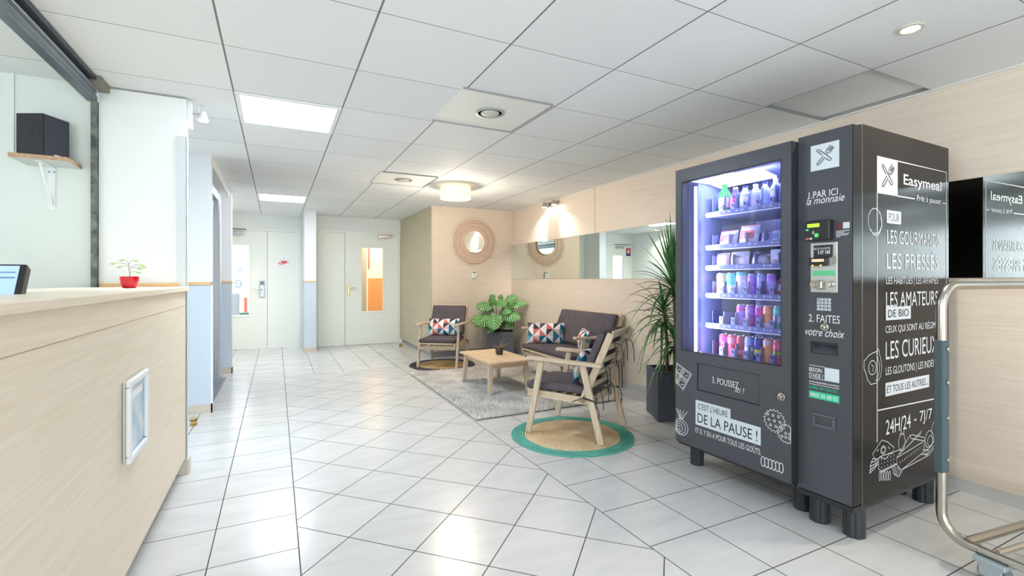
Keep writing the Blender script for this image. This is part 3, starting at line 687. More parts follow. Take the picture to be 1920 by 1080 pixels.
# ================================================================== SEATING CORNER
def cushion_material():
    m = mat('triangle_print_cotton', (230, 226, 222), .9, 0, .1, bump=(300, .2)); nt = m.node_tree; b = nt.nodes['Principled BSDF']; h = NT(nt)
    uv = nt.nodes.new('ShaderNodeUVMap'); x, y, _ = h.xyz(uv.outputs[0])
    x = h.m('MULTIPLY', x, 5.6); y = h.m('MULTIPLY', y, 3.0)
    cx, cy = h.m('FLOOR', x), h.m('FLOOR', y); fx, fy = h.m('FRACT', x), h.m('FRACT', y)
    par = h.m('MODULO', h.m('ADD', cx, cy), 2.)
    s = h.mixf(par, h.m('GREATER_THAN', fx, fy), h.m('GREATER_THAN', h.m('ADD', fx, fy), 1.))
    def ramp(cols, seed):
        rp = nt.nodes.new('ShaderNodeValToRGB'); rp.color_ramp.interpolation = 'CONSTANT'; e = rp.color_ramp.elements
        e[0].color = (*lin(cols[0]), 1); e[1].position = 1/len(cols); e[1].color = (*lin(cols[1]), 1)
        for i in range(2, len(cols)): e.new(i/len(cols)).color = (*lin(cols[i]), 1)
        nt.links.new(h.white(h.vec(cx, cy, seed)), rp.inputs[0]); return rp.outputs[0]
    strong = ramp([(52, 120, 144), (84, 74, 98), (212, 112, 108), (40, 104, 130), (112, 62, 84), (62, 60, 82), (96, 160, 178)], 1.3)
    pale = ramp([(240, 238, 234), (226, 220, 214), (234, 232, 230), (164, 198, 208), (242, 240, 238), (214, 190, 184)], 7.7)
    nt.links.new(h.mixc(s, strong, pale), b.inputs['Base Color'])
    return m
M_cush = cushion_material()
def cushion(label, loc, rz, lean=-.25, w=.45, h=.25, t=.12, roll=0., group='triangle print cushions'):
    t_ = thing('throw_cushion', label, 'cushion', loc, rz, group)
    t_.rotation_euler = (lean, roll, rz)
    def fn(sgn):
        def f(u, v):
            a, b = 2*u-1, 2*v-1
            th = t/2*((1-abs(a)**2.6)*(1-abs(b)**2.6))**.55
            pin = 1-.06*(1-abs(a)**2)*abs(b)**3; pin2 = 1-.07*(1-abs(b)**2)*abs(a)**3
            wr = .006*math.sin(9*a+5*b)*(1-abs(a))*(1-abs(b))
            return (a*w/2*pin2, sgn*(th+wr), h/2+b*h/2*pin)
        return f
    obj('cover', MB().sheet(fn(-1), 22, 14, True), M_cush, t_, smooth=True, angle=0)
    obj('cover_back', MB().sheet(fn(1), 22, 14, True), M_cush, t_, smooth=True, angle=0)
    return t_
def seat_set(kind, label, cat, hw, loc, rz, group=None):
    """acacia armchair or sofa; origin between its feet, +y is its front, hw = half width between leg centres"""
    t = thing(kind, label, cat, loc, rz, group)
    for s in (-1, 1):
        x = s*hw
        obj('leg', MB().bar((x, .285, 0), (x, .175, .545), .026, .044, (0, 1, .2)), M_teak_z, t, bevel=.003)
        obj('leg', MB().bar((x, -.290, 0), (x, -.150, .545), .026, .046, (0, 1, -.2)), M_teak_z, t, bevel=.003)
        arm = MB()
        pts = [(.292, .562), (.20, .5605), (.05, .558), (-.15, .554), (-.30, .552)]
        arm.bar((x, .292, .562), (x, -.300, .550), .062, .026)
        obj('armrest', arm, M_teak_y, t, bevel=.008, seg=3)
        obj('side_rail', MB().bar((x-s*.026, .300, .300), (x-s*.026, -.205, .282), .024, .050), M_teak_y, t, bevel=.003)
        post = MB().bar((x-s*.028, -.135, .265), (x-s*.028, -.352, .775), .028, .048, (0, 1, .4))
        obj('back_post', post, M_teak_z, t, bevel=.003)
    wi = hw-.04
    obj('front_rail', MB().box(-wi-.02, wi+.02, .262, .286, .235, .285), M_teak, t, bevel=.003)
    obj('rear_rail', MB().box(-wi-.02, wi+.02, -.200, -.178, .25, .305), M_teak, t, bevel=.003)
    for k in range(7):
        y = .295-.075*k; z = .318-.0045*k
        obj('seat_slat', MB().box(-wi, wi, y-.025, y+.025, z-.008, z+.008), M_teak, t, bevel=.002)
    for k in range(5):
        f = (.24+.19*k)/1.0; y = -.135-.217*f*.98; z = .265+.51*f*.98
        obj('back_slat', MB().bar((-wi+.012, y, z), (wi-.012, y, z), .014, .044 if k < 4 else .056, (0, -.39, .92)), M_teak, t, bevel=.002)
    b = MB().rbox(-hw+.02, hw-.02, -.185, .318, .328, .378, .014, r=.018)
    sc = obj('seat_cushion', b, M_fabric, t, smooth=True, angle=60)
    obj('piping', MB().tube([(-hw+.03, .312, .368), (hw-.03, .312, .368)], .004, 6).tube([(-hw+.03, .312, .339), (hw-.03, .312, .339)], .004, 6), M_piping, sc, smooth=True)
    # back cushion, leaning
    b = MB().rbox(-hw+.02, hw-.02, -.026, .026, -.205, .205, .012, r=.018)
    a = math.radians(23); c, s_ = math.cos(a), math.sin(a)
    b.v = [(x, y*c-z*s_-.205, y*s_*1+z*c+.592) for x, y, z in b.v]
    bc = obj('back_cushion', b, M_fabric, t, smooth=True, angle=60)
    xs = [-hw*.55, hw*.5] if hw < .4 else [-hw*.7, 0, hw*.7]
    for x in (xs if hw < .4 else []):
        for (y, z, dx, dy, dz) in ((-.345, .70, .03, -.055, -.17), (-.275, .53, -.02, -.05, -.20), (-.20, .36, .03, -.05, -.16)):
            ti = MB(); ti.tube([(x, y, z), (x+dx*.3, y+dy*.8, z-.01), (x+dx, y+dy, z+dz*.45), (x+dx*1.3, y+dy*1.05, z+dz)], .0032, 6)
            ti.tube([(x, y, z), (x-dx*.4, y+dy*.35, z+dz*.35), (x-dx*.8, y+dy*.40, z+dz*.95)], .0032, 6); obj('tie_cord', ti, M_piping, bc, smooth=True)
    
    for s in (-1, 1):
        x = s*hw; cd = MB()
        cd.tube([(x+s*.045, -.09, .285), (x+s*.022, -.13, .300), (x+s*.017, -.165, .318), (x+s*.016, -.245, .300), (x, -.252, .298), (x-s*.045, -.245, .302), (x-s*.045, -.17, .322), (x-s*.02, -.16, .326), (x+s*.018, -.16, .312), (x+s*.018, -.25, .296), (x+s*.005, -.275, .23), (x, -.272, .17)], .0032, 6)
        obj('tie_cord', cd, M_piping, sc, smooth=True)
    return t
G = 'acacia armchairs with charcoal cushions'
seat_set('armchair', 'acacia armchair seen from behind on the green bordered round rug', 'armchair', .262, (2.089, 3.0765, .010), math.radians(33.6), G)
seat_set('armchair', 'acacia armchair facing the camera on the black bordered round rug by the alcove', 'armchair', .262, (2.045, 6.205, .010), math.radians(144), G)
seat_set('sofa', 'two-seat acacia sofa with charcoal cushions against the right wall', 'sofa', .565, (3.00, 4.60, .004), math.radians(90))
def at(loc, rz, p):
    c, s = math.cos(rz), math.sin(rz); return (loc[0]+p[0]*c-p[1]*s, loc[1]+p[0]*s+p[1]*c, loc[2]+p[2])
r1 = math.radians(144)
cushion('triangle print cushion propped on the armchair facing the camera', at((2.045, 6.205, .010), r1, (.035, -.060, .388)), r1+PI, -.30, .44, .235)
cushion('triangle print cushion at the left end of the sofa', (2.925, 4.98, .390), math.radians(-38), -.22, .46, .25)
cushion('triangle print cushion at the right end of the sofa, behind the near armchair', (2.93, 4.22, .390), math.radians(-118), -.18, .44, .25)
r2 = math.radians(33.6)
cushion('triangle print cushion on the near armchair, glimpsed between armrest and backrest', at((2.089, 3.0765, .010), r2, (.03, -.045, .390)), r2+PI, -.30, .44, .25)
# coffee table
tb_ = thing('coffee_table', 'low acacia coffee table on the grey shag rug', 'table', (2.105, 4.66, .012))
top = MB()
for k in range(8):
    x0 = -.243+.061*k; top.box(x0+.0006, x0+.0604, -.43, .43, .318, .337)
top.box(-.2435, -.2425, -.43, .43, .318, .337)
obj('tabletop', top, M_table, tb_, bevel=.0012, seg=1)
obj('apron', MB().box(-.20, .20, -.372, -.352, .268, .318).box(-.20, .20, .352, .372, .268, .318).box(-.20, -.18, -.352, .352, .268, .318).box(.18, .20, -.352, .352, .268, .318), M_table, tb_, bevel=.002)
for sx in (-1, 1):
    for sy in (-1, 1): obj('leg', MB().bar((sx*.212, sy*.362, 0), (sx*.196, sy*.330, .318), .044, .034, (0, 1, 0)), M_teak_z, tb_, bevel=.003)
# small succulent on the table
su = thing('succulent', 'small spiky succulent in a dark pot on the coffee table', 'plant', (2.105, 4.66, .3495))
su.location = (2.175, 4.69, .3495)
obj('pot', MB().lathe([(.030, 0), (.036, .006), (.043, .04), (.044, .066), (.040, .066), (.038, .055)], n=26), mat('dark_stone_pot', (66, 62, 64), .6, var=(60, (52, 50, 52))), su, smooth=True)
obj('soil', MB().lathe([(.038, .054), (.038, .057)], n=18), M_soil, su)
sb = MB()
for k in range(11):
    a = k*2.4; l = .06+.035*(k % 3); el = .55+.12*(k % 4)
    d = Vector((math.cos(a)*math.cos(el), math.sin(a)*math.cos(el), math.sin(el)))
    P = [Vector((0, 0, .056))+d*(l*q)+Vector((0, 0, -.012*q*q)) for q in (0, .35, .7, 1)]
    sb.tube(P, [.005, .0045, .003, .0006], 6)
for d, l in (((.35, -.2, .9), .13), ((.8, -.3, .55), .15), ((-.75, -.1, .5), .12), ((.25, .1, .95), .11)):
    d = Vector(d).normalized(); sb.tube([Vector((0, 0, .056))+d*(l*q) for q in (0, .4, .8, 1)], [.005, .004, .002, .0005], 6)
obj('leaves', sb, mat('dusty_succulent_green', (116, 110, 92), .6, var=(50, (150, 124, 104))), su, smooth=True)
# shag rug: woven base plus counted-out-of-reach pile
def rug_height(x, y): return .016+.006*math.sin(x*9+2*math.sin(y*5))*math.sin(y*8+1.3)
rg = thing('shag_rug', 'pale grey shag rug under the coffee table', 'rug', (1.48, 3.64, 0))
RWX, RLY = 1.52, 2.12
obj('backing', MB().box(0, RWX, 0, RLY, .001, .007), mat('grey_rug_backing', (134, 132, 128), .95), rg, bevel=.004)
rs = np.random.RandomState(3)
nT = 26000
px, py = rs.rand(nT)*RWX, rs.rand(nT)*RLY
edge = rs.rand(1600); side = rs.randint(0, 4, 1600)
ex = np.where(side == 0, 0, np.where(side == 1, RWX, edge*RWX)); ey = np.where(side == 2, 0, np.where(side == 3, RLY, edge*RLY))
px = np.concatenate([px, ex]); py = np.concatenate([py, ey]); n = len(px)
ang = rs.rand(n)*2*PI; flow = 1.2*np.sin(px*3+1)+1.4*np.sin(py*2.3)
hh = .016+.012*rs.rand(n); lx = np.cos(flow+ang*.35)*.014; ly = np.sin(flow+ang*.35)*.014; ww = .0045+.003*rs.rand(n)
wx, wy = np.cos(ang)*ww, np.sin(ang)*ww
z0 = np.full(n, .010)
A = np.stack([px-wx, py-wy, z0], 1); B = np.stack([px+wx, py+wy, z0], 1); C_ = np.stack([px-wy, py+wx, z0], 1); D_ = np.stack([px+lx, py+ly, z0+hh], 1)
V = np.stack([A, B, C_, D_], 1).reshape(-1, 3); I = np.arange(n)*4
Fc = np.concatenate([np.stack([I, I+1, I+3], 1), np.stack([I+1, I+2, I+3], 1), np.stack([I+2, I, I+3], 1)], 0)
pile = MB(); pile.v = V.tolist(); pile.f = Fc.tolist()
pl = obj('pile', pile, mat('grey_shag_pile', (228, 226, 221), .95, 0, .1, var=(4, (192, 190, 186))), rg, smooth=True, angle=0); pl['kind'] = 'stuff'
# braided round rugs
def round_rug(label, loc, rad, inner, mi, mo_):
    t = thing('round_rug', label, 'rug', loc, 0, 'braided round rugs')
    def rings(r0, r1):
        k = max(2, int((r1-r0)/.017)); pr = []
        for i in range(k):
            a = r0+(r1-r0)*i/k; w = (r1-r0)/k
            for q, z in ((.04, .0045), (.25, .0088), (.5, .0100), (.75, .0088), (.96, .0045)): pr.append((a+w*q, z))
        pr = [(r0 if r0 > 0 else .0005, .0005)]+pr+[(r1, .0005)]
        return MB().lathe(pr, n=72)
    def braid(b, s):
        out = []
        for (x, y, z) in b.v:
            r = math.hypot(x, y); a = math.atan2(y, x); k = 1+.006*math.sin(5*a+s)+.004*math.sin(11*a)
            out.append((x*k, y*k, z*(1+.10*math.sin(a*120*r+s)) if z > .002 else z))
        b.v = out; return b
    obj('jute_centre', braid(rings(0, inner), 0), mi, t, smooth=True, angle=0)
    obj('border', braid(rings(inner+.0005, rad), 1), mo_, t, smooth=True, angle=0)
    return t
def jute(name, a, b):
    m = mat(name, a, .9, 0, .1); nt = m.node_tree; bs = nt.nodes['Principled BSDF']; h = NT(nt)
    tc = nt.nodes.new('ShaderNodeTexCoord')
    n1 = h.noise(tc.outputs['Object'], 130, 2); n2 = h.noise(tc.outputs['Object'], 5, 3)
    ox, oy, _ = h.xyz(tc.outputs['Object'])
    r = h.m('SQRT', h.m('ADD', h.m('MULTIPLY', ox, ox), h.m('MULTIPLY', oy, oy)))
    rr = h.m('ADD', r, h.m('MULTIPLY', h.m('SUBTRACT', n2, .5), .012))
    gap = h.line(rr, 0., .0172, .0042)
    ang = h.m('ARCTAN2', oy, ox)
    tw = h.rng(h.m('SINE', h.m('ADD', h.m('MULTIPLY', h.m('MULTIPLY', ang, r), 420.), h.m('MULTIPLY', h.cell(rr, .0086, .0172), 2.1))), -1, 1, 0, .30)
    f = h.rng(h.m('ADD', h.m('MULTIPLY', n1, .55), h.m('MULTIPLY', n2, .45)), .42, .62, 0, .8)
    f = h.m('MAXIMUM', h.m('ADD', f, tw), h.m('MULTIPLY', gap, 1.0)); f = h.m('MINIMUM', f, 1.)
    nt.links.new(h.mixc(f, a, b), bs.inputs['Base Color'])
    bp = nt.nodes.new('ShaderNodeBump'); bp.inputs['Strength'].default_value = .8; bp.inputs['Distance'].default_value = .004
    nt.links.new(n1, bp.inputs['Height']); nt.links.new(bp.outputs[0], bs.inputs['Normal'])
    return m
round_rug('braided jute round rug with a green border under the near armchair', (1.985, 2.985, 0), .455, .355, jute('honey_jute', (238, 217, 184), (192, 160, 122)), jute('sea_green_braid', (112, 184, 166), (82, 152, 136)))
round_rug('braided jute round rug with a charcoal border under the far armchair', (2.03, 6.215, 0), .445, .330, jute('ochre_jute', (212, 184, 136), (172, 138, 94)), jute('charcoal_braid', (84, 84, 90), (58, 58, 64)))
# ------------------------------------------------------------------ sunburst mirror and thermostat on the alcove wall
sbm = thing('sunburst_mirror', 'round rattan sunburst mirror on the alcove wall', 'mirror', (2.742, 6.84, 1.742))
yy = lambda r, a, y: (r*math.cos(a), y, r*math.sin(a))
def ring(r, y, w, n=72): return MB().tube([yy(r, 2*PI*k/n, y) for k in range(n)], w, 6, closed=True)
M_rat = mat('natural_rattan', (210, 168, 138), .6, var=(40, (190, 142, 112)))
M_ratd = mat('brown_rattan', (166, 124, 98), .6)
obj('mirror_pane', MB().lathe([(.168, -.020), (.168, -.010)], n=48, axis='y'), M_mirror, sbm)
obj('backing', MB().lathe([(.172, -.010), (.172, -.004)], n=40, axis='y'), M_ratd, sbm)
obj('rim', ring(.176, -.020, .009), mat('pale_rattan_rim', (226, 186, 150), .5), sbm, smooth=True)
ry = MB()
for k in range(66):
    a = 2*PI*k/66; ln = .395 if k % 2 else .375
    ry.tube([yy(.238, a, -.012), yy(ln, a, -.012)], .0021, 5)
    if k % 2: ry.tube([yy(.180, a, -.012), yy(.240, a, -.012)], .0014, 5)
obj('rays', ry, M_rat, sbm, smooth=True)
for r, w in ((.222, .0022), (.240, .0022), (.333, .0026)): obj('ring', ring(r, -.0145, w), M_ratd if r > .3 else M_rat, sbm, smooth=True)
wv = MB()
for k in range(76):
    a = 2*PI*k/76; wv.tube([yy(.282, a, -.018), yy(.310, a+.02, -.018)], .0024, 5)
obj('woven_band', wv, mat('terracotta_rattan', (196, 136, 106), .6), sbm, smooth=True)
th_ = thing('thermostat', 'small white wall thermostat below the sunburst mirror', 'thermostat', (2.735, 6.84, 1.238))
obj('case', MB().box(-.036, .036, -.024, 0, -.055, .055), mat('thermostat_white', (236, 236, 232), .35), th_, bevel=.005)
obj('display', MB().box(-.022, .026, -.0252, -.024, .022, .044), mat('thermostat_green', (92, 142, 106), .3), th_)
obj('button', MB().box(-.012, .012, -.0265, -.024, -.022, .002), mat('thermostat_grey', (206, 208, 206), .4), th_, bevel=.001)
# ------------------------------------------------------------------ planters and plants
CAMROT = -math.radians(26.4)
def planter(t, w, h, soil):
    b = MB(); k = .022; i = w-2*k
    b.box(0, w, 0, k, 0, h).box(0, w, w-k, w, 0, h).box(0, k, k, w-k, 0, h).box(w-k, w, k, w-k, 0, h)
    obj('planter', b, M_planter, t, bevel=.003)
    obj('soil', MB().sheet(lambda u, v: (k+i*u, k+i*v, h-soil+.012*math.sin(u*23+v*9)*math.sin(v*31)), 14, 14), M_soil, t, smooth=True)
cal = thing('calathea', 'broad striped-leaf plant in a square slate planter in the alcove corner', 'plant', (2.78, 6.445, 0), CAMROT)
planter(cal, .40, .385, .03)
def leaf_material(name, c1, c2, stripes):
    m = mat(name, c1, .35, 0, .45); nt = m.node_tree; b = nt.nodes['Principled BSDF']; h = NT(nt)
    uv = nt.nodes.new('ShaderNodeUVMap'); u, v, _ = h.xyz(uv.outputs[0])
    d = h.m('ABSOLUTE', h.m('SUBTRACT', u, .5))
    s = h.m('SINE', h.m('MULTIPLY', h.m('SUBTRACT', v, h.m('MULTIPLY', d, .55)), stripes))
    f = h.rng(s, -.2, .75, 0, 1)
    f = h.m('MAXIMUM', f, h.m('LESS_THAN', d, .018))
    nt.links.new(h.mixc(f, c1, c2), b.inputs['Base Color'])
    return m
M_cal = leaf_material('striped_calathea_leaf', (44, 104, 46), (158, 206, 138), 46)
def broad_leaf(mb, base, tip, w, nrm, droop=.0):
    """ovate leaf from base to tip whose face looks along nrm"""
    b, t = Vector(base), Vector(tip); d = t-b; nrm = Vector(nrm); s = d.cross(nrm).normalized(); n = s.cross(d).normalized()
    L = d.length
    def fn(u, v):
        vv = v; k = (math.sin(PI*vv**.78))**.62 if 0 < vv < 1 else 0
        q = 2*u-1
        wav = .012*math.sin(vv*16+q*2)*abs(q)
        return b+d*v+s*(q*k*w/2)+n*((-.16*q*q*k*w)+L*droop*math.sin(PI*v)+wav)
    mb.sheet(fn, 10, 16, True)
Rinv = Matrix.Rotation(-CAMROT, 4, 'Z') @ Matrix.Translation((-2.78, -6.445, 0))
# leaves given as offsets across (r), away (d) and up (z) in the planter's own axes
cl_leaves = [((.03, .08, .62), (-.14, -.10, .50), .25, (-.1, -1, .35)), ((.10, .10, .66), (.12, -.14, .43), .27, (-.05, -1, .25)), ((.07, .15, .80), (-.17, .05, .74), .22, (-.1, -.8, .7)),
    ((.14, .20, .80), (.04, .05, .91), .20, (0, -1, .5)), ((.12, .22, .82), (.30, .10, .80), .19, (0, -.8, .7)), ((.26, .2, .82), (.46, .10, .90), .20, (.2, -.9, .5)),
    ((.34, .2, .80), (.60, .06, .80), .19, (.1, -.75, .75)), ((.26, .16, .66), (.50, .02, .58), .24, (.15, -.9, .5)), ((.28, .2, .74), (.32, .06, .64), .17, (-.1, -1, .3)),
    ((.02, .1, .60), (-.18, .05, .46), .14, (-.5, -.8, .3)), ((-.08, .08, .66), (-.22, -.02, .52), .15, (-.5, -.8, .4)), ((.2, .2, .64), (.16, .06, .52), .2, (.0, -1, .2)),
    ((.22, .24, .68), (.28, .12, .54), .2, (0, -1, .2)), ((.04, .2, .62), (.0, .05, .44), .2, (-.3, -1, .1)), ((.08, .12, .48), (.04, -.02, .37), .17, (-.3, -1, .2)),
    ((.26, .26, .55), (.40, .16, .42), .18, (.4, -.9, .2)), ((.18, .3, .84), (.22, .26, .93), .1, (0, -1, .3)), ((.2, .3, .7), (.42, .32, .74), .2, (0, -.6, .8)), ((.1, .3, .7), (-.08, .34, .76), .2, (0, -.6, .8))]
lf_ = MB(); stm = MB()
for b_, t_, w, nr in cl_leaves:
    broad_leaf(lf_, b_, t_, w*.92, nr, .05)
    c0 = (.2+(b_[0]-.2)*.28, .2+(b_[1]-.2)*.25, .36)
    stm.tube([c0, ((c0[0]+b_[0])/2-.01, (c0[1]+b_[1])/2, (.36+b_[2])/2+.04), b_], [.006, .005, .0035], 6)
obj('leaves', lf_, M_cal, cal, smooth=True, angle=0)
obj('stems', stm, mat('dark_leaf_stem', (66, 62, 48), .5), cal, smooth=True)
dra = thing('dracaena', 'tall spiky dragon tree in a tall slate planter beside the vending machine', 'plant', (2.796, 2.945, 0), CAMROT)
planter(dra, .34, .407, .028)
tk = MB(); canes = [((.19, .15, .37), (.17, .14, 1.17)), ((.14, .20, .37), (.11, .20, .92)), ((.23, .21, .37), (.19, .17, .70))]
for a, b in canes:
    a, b = Vector(a), Vector(b); tk.tube([a, a.lerp(b, .5)+Vector((.012, 0, 0)), b], [.017, .014, .012], 8)
obj('canes', tk, mat('ringed_brown_cane', (122, 104, 82), .8, bump=(80, .6)), dra, smooth=True)
dl_ = MB(); rs2 = random.Random(11)
def blade(mb, base, dirv, L, w, sag):
    d = Vector(dirv).normalized(); up = Vector((0, 0, 1)); s = d.cross(up)
    if s.length < 1e-3: s = Vector((1, 0, 0))
    s.normalize(); hz = Vector((d.x, d.y, 0)); b = Vector(base)
    def fn(u, v):
        p = b+d*(L*v)-Vector((0, 0, 1))*(sag*L*v*v)-hz*(sag*.25*L*v*v)
        k = w/2*min(1, 6*v+.35)*(1-v**2.2)
        q = 2*u-1
        return p+s*(q*k)+up*(abs(q)*k*.5)
    mb.sheet(fn, 2, 9)
heads = [((.17, .14, 1.17), 84, .54, (.2, 1.45)), ((.11, .20, .92), 56, .46, (-.15, 1.0)), ((.19, .17, .70), 40, .40, (-.25, .8))]
for c, n_, L, (e0, e1) in heads:
    for k in range(n_):
        a = k*2.399963+rs2.random()*.3; f = k/n_; el = e0+(e1-e0)*f**1.1
        l = L*(.78+.35*rs2.random()); sag = max(0, .95-el*.75)*(.7+.5*rs2.random())
        cc = (c[0], c[1], c[2]-.16+.18*f)
        dv = (math.cos(a)*math.cos(el), math.sin(a)*math.cos(el), math.sin(el))
        # keep the crown clear of the wall behind and the machine beside it
        if dv[1] > .45 or dv[0] > .55: l *= .55
        blade(dl_, cc, dv, l, .026, sag)
obj('leaves', dl_, mat('dragon_tree_leaf', (94, 144, 80), .35, 0, .45, var=(5, (56, 104, 56))), dra, smooth=True, angle=0)
# ------------------------------------------------------------------ luggage trolley
tr = thing('luggage_trolley', 'chrome luggage trolley cut by the right edge of the picture', 'trolley', (2.455, .965, 0), -math.radians(7))
R_ = .0185
def arc(c, a0, a1, r, e1, e2, n=8):
    return [tuple(Vector(c)+Vector(e1)*(r*math.cos(a0+(a1-a0)*i/n))+Vector(e2)*(r*math.sin(a0+(a1-a0)*i/n))) for i in range(n+1)]
W_ = .95
hoop = [(0, 0, .24)]+[(0, 0, z) for z in (.5, .8)]+arc((.09, 0, 1.05), PI, PI/2, .09, (1, 0, 0), (0, 0, 1))+arc((W_-.09, 0, 1.05), PI/2, 0, .09, (1, 0, 0), (0, 0, 1))+[(W_, 0, .8), (W_, 0, .24)]
low = lambda x: [(x, 0, .24)]+[tuple(p) for p in arc((x, -.09, .21), 0, -PI/2, .09, (0, 1, 0), (0, 0, 1))]+[(x, -.125, .12)]
fr_ = obj('hoop', MB().tube(hoop, R_, 14).tube(low(0), R_, 14).tube(low(W_), R_, 14), M_nickel, tr, smooth=True)
obj('side_rail', MB().tube([(0, -.125, .12), (0, -1.0, .12)], .0165, 14), M_chrome, tr, smooth=True)
obj('side_rail', MB().tube([(W_, -.125, .12), (W_, -1.0, .12)], .0165, 14), M_chrome, tr, smooth=True)
obj('cross_bar', MB().tube([(0.0, -.085, .128), (W_, -.085, .128)], .017, 12), M_nickel, tr, smooth=True)
obj('cross_bar', MB().tube([(0.0, -.30, .118), (W_, -.30, .118)], .014, 12), M_nickel, tr, smooth=True)
obj('cross_bar', MB().tube([(0.0, -.62, .118), (W_, -.62, .118)], .014, 12), M_nickel, tr, smooth=True)
ped = obj('deck_tube', MB().tube([(0.06, -.150, .105), (.40, -.150, .105), (.43, -.16, .108), (.44, -.2, .11), (.44, -.9, .11)], .012, 12), M_chrome, tr, smooth=True)
obj('deck_bolt', MB().lathe([(.012, -.01), (.012, .012)], (.435, -.165, .122), 12), M_metal, ped)
gd = MB()
gpts = []
n_ = 18
for i, z in enumerate((.375, .41, .60, .87, .905)):
    pass
gd.lathe([(.0225, .375), (.0235, .385), (.0235, .905), (.0225, .915)], (0, 0, 0), 16)
gd.box(-.030, -.020, -.020, .012, .375, .915)
gdo = obj('foam_guard', gd, mat('blue_grey_bumper', (74, 88, 93), .5, 0, .35), tr, bevel=.004)
for z in (.43, .60, .745, .88): obj('rivet', MB().lathe([(.004, -.0285), (.008, -.0270), (.0085, -.0230)], (-.004, 0, z), 12, 'y'), M_chrome, gdo, smooth=True)
cs = obj('caster', MB().box(-.036, .036, -.215, -.118, .084, .104).box(-.034, -.026, -.205, -.135, .04, .086).box(.026, .034, -.205, -.135, .04, .086), mat('grey_caster_fork', (160, 172, 176), .4, .3), tr, bevel=.008, seg=3)
obj('caster_wheel', MB().lathe([(.02, -.022), (.046, -.020), (.05, -.012), (.05, .012), (.046, .020), (.02, .022)], (0, -.172, .05), 24, 'x'), mat('grey_rubber_wheel', (110, 122, 128), .6), cs, smooth=True)
cs2 = obj('caster', MB().box(W_-.036, W_+.036, -.215, -.118, .084, .104).box(W_-.034, W_-.026, -.205, -.135, .04, .086).box(W_+.026, W_+.034, -.205, -.135, .04, .086), MATS['grey_caster_fork'], tr, bevel=.008, seg=3)
obj('caster_wheel', MB().lathe([(.02, -.022), (.046, -.020), (.05, -.012), (.05, .012), (.046, .020), (.02, .022)], (W_, -.172, .05), 24, 'x'), MATS['grey_rubber_wheel'], cs2, smooth=True)
# ================================================================== VENDING MACHINE
# own axes: x into the machine (towards the wall), y along its front (towards the seating), z up
VMROT = math.radians(1.5); VM = (2.336, 1.199, 0)
vm = thing('vending_machine', 'lit charcoal snack and drinks vending machine with a glass front', 'vending machine', VM, VMROT)
pt = thing('payment_unit', 'narrow charcoal payment unit with keypad and printed side, beside the lit vending machine', 'payment unit', VM, VMROT)
M_vm = mat('charcoal_powder_coat', (70, 72, 79), .30, 0, .45, bump=(900, .05))
M_vmside = mat('dark_brown_grey_laminate', (38, 36, 36), .17, 0, .17)
M_vmdark = mat('near_black_steel', (40, 41, 45), .4, .1)
M_foot = mat('black_plastic_foot', (50, 53, 60), .45, 0, .4)
M_lab = mat('pale_blue_label', (206, 216, 222), .4, 0, .3)
M_blk = mat('black_print', (30, 31, 36), .5)
M_grn = mat('mint_green_print', (46, 196, 146), .5)
DX, PX = -.125, -.075            # front planes of the snack door and of the payment door
def du(u): return .9472*u-.0601  # snack door positions from image pixels, scaled about the camera onto the door plane
def dz(z): return .9472*z+.0615
def pu(u): return .9683*u-.0361  # payment door positions, likewise taken from pixels and scaled about the camera
def pz(z): return .9683*z+.0369
Fd = lambda a, b, t: (DX-t, -a, b)       # panel coordinates: a grows to the right as read, b is height
Fp = lambda a, b, t: (PX-t, -a, b)
Fs = lambda a, b, t: (a, -t, b)
def dtext(par, s, u0, u1, z0, z1, m, **k): return obj('lettering', text_mesh(s, -du(u0), -du(u1), dz(z0), dz(z1), Fd, **k), m, par)
def ptext(par, s, u0, u1, z0, z1, m, **k): return obj('lettering', text_mesh(s, -pu(u0), -pu(u1), pz(z0), pz(z1), Fp, **k), m, par)
def stext(par, s, d0, d1, z0, z1, m, **k): return obj('lettering', text_mesh(s, d0, d1, z0, z1, Fs, **k), m, par)
YL, YR = .958, .244              # far and near edge of the snack door
ZT, ZB = 1.827, .185
G0, G1, GZ0, GZ1 = du(.371), du(1.029), dz(.714), dz(1.784)
# cabinet
b = MB()
b.box(-.06, .83, .985, 1.01, .15, 1.83).box(-.06, .83, YR, .262, .15, 1.83).box(-.06, .83, .262, .985, 1.80, 1.83).box(.80, .83, .262, .985, .15, 1.80).box(-.06, .80, .262, .985, .15, .62)
obj('cabinet', b, M_vm, vm, bevel=.003)
M_in = mat('cool_white_interior', (150, 156, 186), .4, 0, .3)
b = MB(); b.box(-.055, .5, .976, .984, .62, 1.80).box(-.055, .5, .263, .270, .62, 1.80).box(.492, .50, .27, .976, .62, 1.80).box(-.055, .492, .27, .976, 1.785, 1.795).box(-.055, .492, .27, .976, .62, .628)
obj('interior_liner', b, M_in, vm)
b = MB().box(-.04, .48, .862, .868, .63, 1.74); obj('side_divider', b, mat('blue_grey_divider', (150, 158, 190), .35, .2), vm)
b = MB().box(DX+.004, -.06, G1+.002, YL-.004, ZB, ZT-.001)
